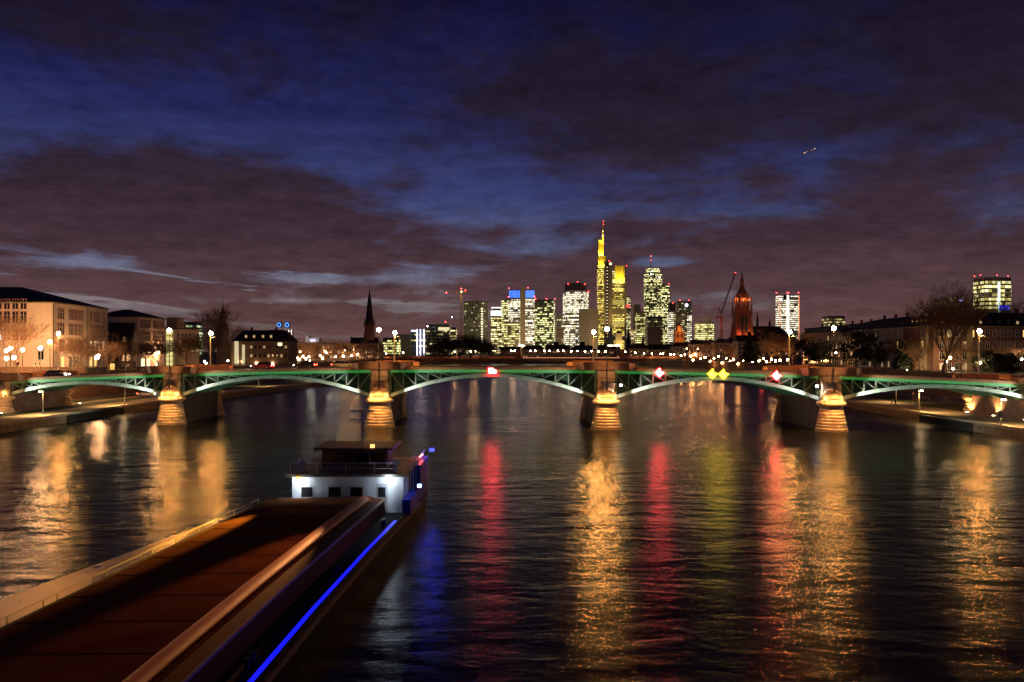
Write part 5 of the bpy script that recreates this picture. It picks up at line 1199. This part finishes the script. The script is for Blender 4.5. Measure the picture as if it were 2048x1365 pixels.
# ------------------------------------------------------------------ cars and people
carw = pbr('car glass',(.01,.012,.014),.1,.05); tyre = pbr('tyre rubber',(.015,.015,.015),.8); rimm = pbr('alloy rim',(.45,.45,.45),.35)
tailm = emit('tail light',(1,.05,.03),45); headm = emit('headlight',(1,.93,.85),220)
def car(label, paint, loc, rz):
    t = thing('parked_car' if False else 'car',label,'car',loc,rz)
    m = MB(); pr = [(-2.1,.35),(-2.15,.75),(-1.9,.92),(-1.3,.98),(1.0,.95),(1.95,.78),(2.15,.6),(2.15,.32)]
    m.slab([(x,-.86,z) for x,z in pr],[(x,.86,z) for x,z in pr]); m.build('body',paint,t)
    m = MB(); lo = [(-1.75,.94),(.95,.955)]; m.add([(-1.8,-.8,.93),(1.0,-.8,.94),(1.0,.8,.94),(-1.8,.8,.93),(-1.2,-.62,1.45),(.2,-.62,1.47),(.2,.62,1.47),(-1.2,.62,1.45)],[(0,1,5,4),(1,2,6,5),(2,3,7,6),(3,0,4,7),(4,5,6,7),(3,2,1,0)]); m.build('windows',carw,t)
    MB().box(-1.25,-.63,1.44,.25,.63,1.5).build('roof',paint,t)
    for sx in (-1.32,1.34):
        for sy in (-.82,.82):
            w = MB().tube([(0,-.1,0),(0,.1,0)],.32,14).build('wheel',tyre,t); w.location = (sx,sy,.32); MB().tube([(0,-.11,0),(0,.11,0)],.19,10).build('rim',rimm,w)
    for sy in (-.62,.62):
        MB().box(-2.2,sy-.18,.66,-2.13,sy+.18,.84).build('tail_light',tailm,t); MB().box(2.12,sy-.17,.56,2.19,sy+.17,.72).build('headlight',headm,t)
    return t
pr_ = pbr('red car paint',(.30,.02,.02),.3,.05); pg = pbr('grey car paint',(.2,.2,.21),.3,.05); pw = pbr('white car paint',(.6,.6,.58),.3,.05); pb = pbr('black car paint',(.02,.02,.022),.3,.05)
ba = math.atan2(BU.y,BU.x)
def on_deck(s,v): q = BW(s,v,dz(s)+.43); return q
car('grey car crossing the bridge above the left arch with lit headlights',pg,on_deck(-86,5.6),ba)
car('red car crossing the bridge above the second arch',pr_,on_deck(-47,16.4),ba+math.pi)
car('black car crossing the bridge above the second arch, ahead of the red one',pb,on_deck(-38,16.4),ba+math.pi)
car('white car on the bridge just left of the second pier',pw,on_deck(-28,5.6),ba)
car('dark car with bright headlights facing the river on the school bank street',pb,(GX(664,330),330,UZ),-math.pi/2-.1)
car('grey car with bright headlights on the school bank street, beside the dark one',pg,(GX(677,334),334,UZ),-math.pi/2-.2)
car('silver car with lit headlights left of the two bright ones',pw,(GX(620,340),340,UZ),-math.pi/2+.5)
car('red car parked on the far left quay seen under the second arch',pr_,(GX(480,330),330,QZ+.0),math.pi/2-.3)
car('white car on the left quay path seen under the first arch',pw,(GX(292,232),232,QZ),.35)
car('white car on the right quay seen under the fourth arch',pw,(GX(1532,345),345,QZ),.4)
def person(label, loc, rz, coat, stride):
    R = {'hip':(0,0,.92)}
    V = [(0,0,.95),(0,.01,1.15),(0,.0,1.38),(0,.0,1.50),(0,.02,1.62),(0,.02,1.73),(-.19,0,1.40),(-.24,-.06*stride,1.12),(-.22,.14*stride,.90),(.19,0,1.40),(.24,.06*stride,1.12),(.22,-.12*stride,.90),(-.10,.02,.90),(-.11,.20*stride,.50),(-.11,.30*stride,.08),(-.11,.44*stride,.04),(.10,.02,.90),(.11,-.06*stride,.50),(.11,-.34*stride,.10),(.11,-.20*stride,.03)]
    E_ = [(0,1),(1,2),(2,3),(3,4),(4,5),(2,6),(6,7),(7,8),(2,9),(9,10),(10,11),(0,12),(12,13),(13,14),(14,15),(0,16),(16,17),(17,18),(18,19)]
    rad = [.16,.15,.17,.07,.10,.09,.08,.06,.045,.08,.06,.045,.11,.08,.055,.045,.11,.08,.055,.045]
    me = bpy.data.meshes.new('person'); me.from_pydata(V,E_,[]); me.materials.append(coat)
    o = put('person',me,None,loc,rz); tag(o,label,'person')
    sk = o.modifiers.new('skin','SKIN'); me.skin_vertices.new() if not me.skin_vertices else None
    for i,r in enumerate(rad): me.skin_vertices[0].data[i].radius = (r,r*.85 if i < 3 else r)
    me.skin_vertices[0].data[0].use_root = True
    ss = o.modifiers.new('sub','SUBSURF'); ss.levels = 1; ss.render_levels = 1
    MB().ball((0,.0,1.71),.125,8,5).build('hair',black,o,True); return o
q = W(1783,812,1); dpe = (H-QZ)/((813-HY)/F)
person('person in a yellow green jacket walking on the right quay',(GX(1784,dpe),dpe,QZ+.09),.9,pbr('yellow green jacket',(.30,.32,.05),.8),1)
person('person in dark clothes walking on the right quay beside the yellow green jacket',(GX(1791,dpe-1.2),dpe-1.2,QZ+.09),1.0,pbr('dark coat',(.02,.018,.018),.8),-1)
# white and red bollards before the right hand underpass
bw_ = pbr('bollard white',(.7,.6,.55),.6,.05); bm = MB().lathe([(.09,0),(.09,.9),(.11,.92),(.11,1.0),(.02,1.06)],8).mesh('post',bw_); bb = MB().lathe([(.095,.35),(.095,.62)],8).mesh('red_stripe',pbr('bollard red',(.45,.05,.04),.6))
for k,px in enumerate((1832,1845,1851,1857,1885,1891,1897)):
    d = (H-QZ)/((802-HY)/F)+ (k%3)*.6; t = thing('bollard','white and red bollard at the right underpass, '+num(k,7,'seven'),'bollard',(GX(px,d),d,QZ),0,'bollards at the right underpass'); put('post',bm,t); put('red_stripe',bb,t)
d = 196; t = thing('warning_sign','triangular warning sign on a thin post behind the right quay lamp','sign',(GX(1826,d),d,QZ)); MB().tube([(0,0,0),(0,0,2.6)],.04,6).build('post',polem,t)
MB().slab([(-.45,-.05,2.2),(.45,-.05,2.2),(0,-.05,3.0)],[(-.45,0,2.2),(.45,0,2.2),(0,0,3.0)]).build('red_border',pbr('bollard red',(.45,.05,.04),.6),t); MB().slab([(-.27,-.08,2.31),(.27,-.08,2.31),(0,-.08,2.79)],[(-.27,-.051,2.31),(.27,-.051,2.31),(0,-.051,2.79)]).build('sign_face',bw_,t)
# ------------------------------------------------------------------ the barge
deckm = pbr('rust brown hatch paint',(.17,.058,.022),.8,.35,.35,bump=.15,bscale=3,spec=.0); sideD = pbr('black hull paint',(.008,.008,.010),.5,.3,.3,spec=.2); coam = pbr('lamplit gold steel deck',(.85,.55,.14),.30,.12,.5,metal=1); gunw = pbr('brown gunwale',(.13,.042,.014),.7,.3,.6,spec=.05)
wht = pbr('white ship paint',(.60,.61,.62),.5,.2,1.2,streak=.3); navy = pbr('blue ship paint',(.02,.04,.55),.35,.1,.6); roofg = pbr('grey green cabin roof',(.13,.12,.085),.6,.25,.5); trimm = pbr('brown rubbing strake',(.34,.20,.10),.6,.25,.8)
bluetrail = emit('blue light trail',(.005,.008,1),1.0,'NONE')
barge = thing('cargo_barge','long dark cargo barge with rusty hatch covers and a blue lit stern cabin','barge',(-14,48,0))
ov = barge.location
# plan: left and right edges of the hull for stations along the river
ST = [(-22,-26.0,-9.6),(-4,-26.0,-9.3),(16,-25.6,-9.2),(30,-25.2,-9.0),(40,-24.0,-8.75),(52,-21.8,-8.25),(62,-20.0,-7.7),(70,-18.4,-7.25),(77,-16.4,-7.3),(80,-14.6,-8.2)]
def ed(y):
    for (a,l0,r0),(b,l1,r1) in zip(ST,ST[1:]):
        if y <= b: t = (y-a)/(b-a); return l0+(l1-l0)*t, r0+(r1-r0)*t
    return ST[-1][1:]
def loft(prof, ys):                                       # prof(y) -> outline points (x,z)
    m = MB(); n = len(prof(ys[0])); 
    for y in ys: m.v += [(x-ov.x,y-ov.y,z) for x,z in prof(y)]
    for i in range(len(ys)-1):
        for k in range(n): m.f.append((i*n+k,(i+1)*n+k,(i+1)*n+(k+1)%n,i*n+(k+1)%n))
    m.f.append(tuple(range(n))); m.f.append(tuple((len(ys)-1)*n+k for k in reversed(range(n)))); return m
yh = [s[0] for s in ST]; y1 = [-22,-4,16,30,40,52,62,64.5]
def hull(y): l,r = ed(y); return [(l,1.55),(l+.25,-.6),(r-.25,-.6),(r,1.55)]
loft(hull,yh).build('hull',sideD,barge)
loft(lambda y:[(ed(y)[1]-.02,1.35),(ed(y)[1]+.10,1.35),(ed(y)[1]+.10,1.62),(ed(y)[1]-.02,1.62)],yh[:-2]).build('rubbing_strake',trimm,barge)
loft(lambda y:[(ed(y)[0]-.10,1.35),(ed(y)[0]+.02,1.35),(ed(y)[0]+.02,1.62),(ed(y)[0]-.10,1.62)],yh[:-2]).build('rubbing_strake',trimm,barge)
loft(lambda y:[(ed(y)[1]-.09,1.55),(ed(y)[1]-.021,1.55),(ed(y)[1]-.021,1.90),(ed(y)[1]-.09,1.90)],yh[:-2]).build('toe_rail',sideD,barge)
# side decks, coamings and hatch covers
loft(lambda y:[(ed(y)[0]+.03,1.552),(ed(y)[1]-.03,1.552),(ed(y)[1]-.03,1.62),(ed(y)[0]+.03,1.62)],yh[:-1]).build('side_deck',pbr('dark side deck',(.010,.009,.010),.8,.2,spec=.1),barge)
CL,CR = 1.15,2.35
def HL(y): return -19.75+(y-34)*.073                    # left edge of the hatch
loft(lambda y:[(HL(y)-.3,1.9),(HL(y),1.9),(HL(y),2.75),(HL(y)-.3,2.70)],y1).build('coaming',gunw,barge)
loft(lambda y:[(ed(y)[0]+.03,1.55),(HL(y)-.3,1.55),(HL(y)-.3,1.95),(ed(y)[0]+.03,1.95)],yh[:-2]).build('gangway',coam,barge)  # warm lamplight on this deck is put into its gold base colour
loft(lambda y:[(ed(y)[1]-CR,1.625),(ed(y)[1]-CR+.7,1.625),(ed(y)[1]-CR+.6,2.72),(ed(y)[1]-CR,2.8)],y1).build('coaming',gunw,barge)
loft(lambda y:[(ed(y)[1]-CR+.60,2.64),(ed(y)[1]-CR+.72,2.64),(ed(y)[1]-CR+.72,2.76),(ed(y)[1]-CR+.60,2.76)],y1).build('handrail_edge',pbr('worn yellow edge',(.42,.25,.08),.4,.2),barge)
def cover(y):
    l,r = ed(y); a,b = HL(y)+.004,r-CR-.004; c = a+(b-a)*.93
    return [(a,2.50),(b,2.55),(b,2.72),(c+.42,2.84),(c+.12,2.93),(c-.12,2.93),(c-.5,2.90),(a,2.74)]
loft(cover,y1).build('hatch_cover',deckm,barge)
for k in range(0):
    y = 17+k*3.2
    l,r = ed(y); a,b = l+CL+.05,r-CR-.05; c = a+(b-a)*.6
    for (xa,za),(xb,zb) in (((a,2.825),(c-.9,3.005)),((c-.9,3.005),(c+.9,3.005)),((c+.9,3.005),(b,2.725))): sp.bar((xa-ov.x,y-ov.y,za+.01),(xb-ov.x,y-ov.y,zb+.01),.12,.04)
RX = lambda y: HL(y)+(ed(y)[1]-CR-HL(y))*.93
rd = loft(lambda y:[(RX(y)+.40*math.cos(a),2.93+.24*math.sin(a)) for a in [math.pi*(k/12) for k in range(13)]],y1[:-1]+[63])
rd.build('ridge_streak',pbr('orange streak paint',(.75,.19,.04),.6,.15,.6),barge,True)  # orange reflection streak along the ridge, built as a painted rail
loft(lambda y:[(ed(y)[1]-.38,1.63),(ed(y)[1]-.16,1.63),(ed(y)[1]-.16,1.84),(ed(y)[1]-.38,1.84)],[-22,-4,16,30,40,52,61]).build('light_line_or_trail',bluetrail,barge)  # glowing strip stands in for the moving barge's blue light trail
rl = MB(); prev = None  # added gold posts imitating vertical lamp reflections along the gangway
for y in (33,34.3,35.2,37.6,38.6,41.5,42.6,46,47.2,50,51.5,53,56,58.5,61.5,63):
    p = (HL(y)-.42-ov.x, y-ov.y, 1.95); rl.tube([p,(p[0],p[1],2.95)],.035,6)
    if prev: rl.bar((prev[0],prev[1],2.95),(p[0],p[1],2.95),.035)
    prev = p
rl.build('streak_posts',pbr('gold streak paint',(.75,.50,.14),.5,.1),barge)
for y in (20,33,47,60):                                   # pairs of mooring bollards on the dark side deck
    for k in (0,.6): 
        p = (ed(y)[1]-.95-ov.x,y+k-ov.y,1.62); MB().lathe([(.13,0),(.11,.35),(.16,.38),(.16,.45)],10,p).build('bollard',sideD,barge)
for k in range(11):                                       # joints between the hatch covers
    y = 24+k*3.7; l,r = ed(y); a,b = HL(y)+.02,r-CR-.02; c = a+(b-a)*.93
    MB().bar((a-ov.x,y-ov.y,2.745),(c-.55-ov.x,y-ov.y,2.93),.035,.012).build('hatch_joint',deckm,barge)
# stern cabin, wheelhouse
def blockx(x0,x1,y0,y1_,z0,z1): return MB().box(x0-ov.x,y0-ov.y,z0,x1-ov.x,y1_-ov.y,z1)
cab = blockx(-16.2,-8.0,65.2,74.5,1.62,4.3).build('cabin',wht,barge)
blockx(-16.6,-7.7,64.7,75,4.3,4.5).build('cabin_roof',roofg,barge)
for x0,x1 in ((-15.6,-14.6),(-13.6,-12.5),(-12.0,-10.9)):
    w = blockx(x0,x1,65.14,65.2,2.7,3.6).build('cabin_window',whitef,cab); MB().box(x0+.1-ov.x,65.10-ov.y,2.8,x1-.1-ov.x,65.142-ov.y,3.5).build('pane',glassd,w)
wh = blockx(-14.6,-9.6,68,72.5,4.5,5.95)
wh = wh.build('wheelhouse',roofg,barge)
for k in range(4):
    w = blockx(-14.45+k*1.2,-13.4+k*1.2,67.93,68,4.85,5.75).build('wheelhouse_window',glassd,wh)
w = blockx(-9.6,-9.53,68.3,72.2,4.85,5.75).build('wheelhouse_window',glassd,wh)
blockx(-15.1,-9.1,67.4,73,5.95,6.12).build('wheelhouse_roof',pbr('near black roof',(.02,.018,.016),.6),barge)
MB().tube([(-12-ov.x,71-ov.y,6.1),(-12-ov.x,71-ov.y,8.6)],.06,6).bar((-13-ov.x,71-ov.y,8.0),(-11-ov.x,71-ov.y,8.0),.09).build('mast',polem,barge)
MB().box(-12.9-ov.x,70.9-ov.y,8.6,-11.1-ov.x,71.1-ov.y,8.8).build('radar_scanner',wht,barge)
for x,y,h in ((-14.2,71.8,2.6),(-10.1,72,3.2),(-9.8,68.6,1.6)): MB().tube([(x-ov.x,y-ov.y,6.1),(x-ov.x,y-ov.y,6.1+h)],.02,5).build('aerial',polem,barge)
for x in (-15.7,-8.7): MB().lathe([(.16,0),(.16,.55),(.30,.6),(.30,.85),(.1,.95)],10,(x-ov.x,66.2-ov.y,4.5)).build('ventilator',wht,barge)
rr = MB()
for x in (-16.3,-14.3,-12.2,-10.1,-8.0): rr.bar((x-ov.x,64.95-ov.y,4.5),(x-ov.x,64.95-ov.y,5.3),.04)
rr.bar((-16.3-ov.x,64.95-ov.y,5.3),(-8.0-ov.x,64.95-ov.y,5.3),.04); rr.bar((-16.3-ov.x,64.95-ov.y,4.9),(-8.0-ov.x,64.95-ov.y,4.9),.03); rr.build('roof_railing',wht,barge)
dd = blockx(-10.0,-9.15,65.13,65.2,1.75,3.75).build('cabin_door',pbr('grey door paint',(.35,.36,.38),.5,.1),cab); MB().box(-9.85-ov.x,65.09-ov.y,2.8,-9.3-ov.x,65.131-ov.y,3.5).build('pane',glassd,dd)
blockx(-7.95,-7.35,64,77,1.62,2.75).build('bulwark',navy,barge); blockx(-16.3,-15.7,64,77,1.62,2.5).build('bulwark',wht,barge)
blockx(-8.6,-7.3,70.5,77,2.76,4.4).build('stern_locker',navy,barge)
rl = MB()
for y in range(66,78,2): rl.bar((-7.6-ov.x,y-ov.y,2.7),(-7.6-ov.x,y-ov.y,4.9),.05)
rl.bar((-7.6-ov.x,66-ov.y,4.9),(-7.6-ov.x,77-ov.y,4.9),.05); rl.build('railing',wht,barge)
def deck_lamp(x,y,z,en,col,tgt,nm,ang=110,size=.25,s=40):
    fx = MB().box(-size,-.12,-.12,size,.12,.12).build('deck_light',emit(nm,col,s,'NONE'),barge); fx.location = (x-ov.x,y-ov.y,z)
    lamp('SPOT','deck_beam',fx,(0,-.2,0),en,col,.12,Vector(tgt)-Vector((x,y,z)),ang,.7)
deck_lamp(-9.0,64.55,4.15,170,(.72,.86,1),(-9.6,65.6,2.2),'cold deck lamp',62)
deck_lamp(-15.6,64.55,3.9,120,(.72,.84,1),(-15.4,65.6,2.2),'cold deck lamp',62)
deck_lamp(-7.0,77.2,4.9,150,(.03,.05,1),(-8.2,71,2.6),'blue stern lamp',80,.2,4)
deck_lamp(-6.95,66.5,3.4,140,(.25,.45,1),(-8.2,69.5,2.4),'pale blue side lamp',100,.15,4)
rn = MB().tube([(-7.7-ov.x,73.4-ov.y,4.75),(-7.6-ov.x,75.0-ov.y,4.75)],.07,6).build('red_light_tube',emit('red nav light',(1,.12,.10),20),barge)
deck_lamp(-10.6,67.2,6.3,33000,(1,.40,.12),(-13.3,36,3.0),'warm hatch lamp',13.5,.15,3)
deck_lamp(-15.6,64.6,4.2,60000,(1,.56,.07),(-21.0,40,2.0),'added gangway lamp',15,.15,3)  # added spot that turns the gangway gold
# ------------------------------------------------------------------ airliner
t = thing('airliner','small airliner with lit windows climbing in the dark sky at the right','airplane',W(1617,303.5,2400),0)
t.rotation_euler = (math.radians(0),math.radians(-17),math.radians(-12))
al = pbr('airliner skin',(.5,.45,.45),.4,.05)
MB().tube([(-19,0,0),(-17,0,.2),(-12,0,0),(12,0,0),(17,0,.3),(20,0,1.1)],[.3,1.5,2.0,2.0,1.2,.3],12).build('fuselage',al,t,True)
MB().slab([(-3,-1,-.6),(3,-1,-.6),(8,-17,.9),(6,-17,.9)],[(-3,-1,-.3),(3,-1,-.3),(8,-17,1.0),(6,-17,1.0)]).slab([(-3,1,-.6),(3,1,-.6),(8,17,.9),(6,17,.9)],[(-3,1,-.3),(3,1,-.3),(8,17,1.0),(6,17,1.0)]).build('wing',al,t)
MB().slab([(14,-.15,1.4),(18.5,-.15,1.4),(20,-.15,6.5),(18.2,-.15,6.5)],[(14,.15,1.4),(18.5,.15,1.4),(20,.15,6.5),(18.2,.15,6.5)]).build('tail_fin',al,t)
for sy in (-1,1): MB().tube([(-2.5,sy*6,-1.4),(1.2,sy*6,-1.3)],[.9,.6],10).build('engine',al,t)
MB().box(-15,-2.4,-.3,15,-1.9,.9).build('cabin_windows',emit('cabin window glow',(1,.42,.30),.5,'NONE'),t)
MB().ball((-11,-2.2,-1.2),.8,6,4).build('landing_light',emit('landing light',(1,.75,.65),2.5,'NONE'),t); MB().ball((18,-.5,2.0),.7,6,4).build('tail_lamp',emit('tail lamp',(.8,.8,1),4,'NONE'),t)
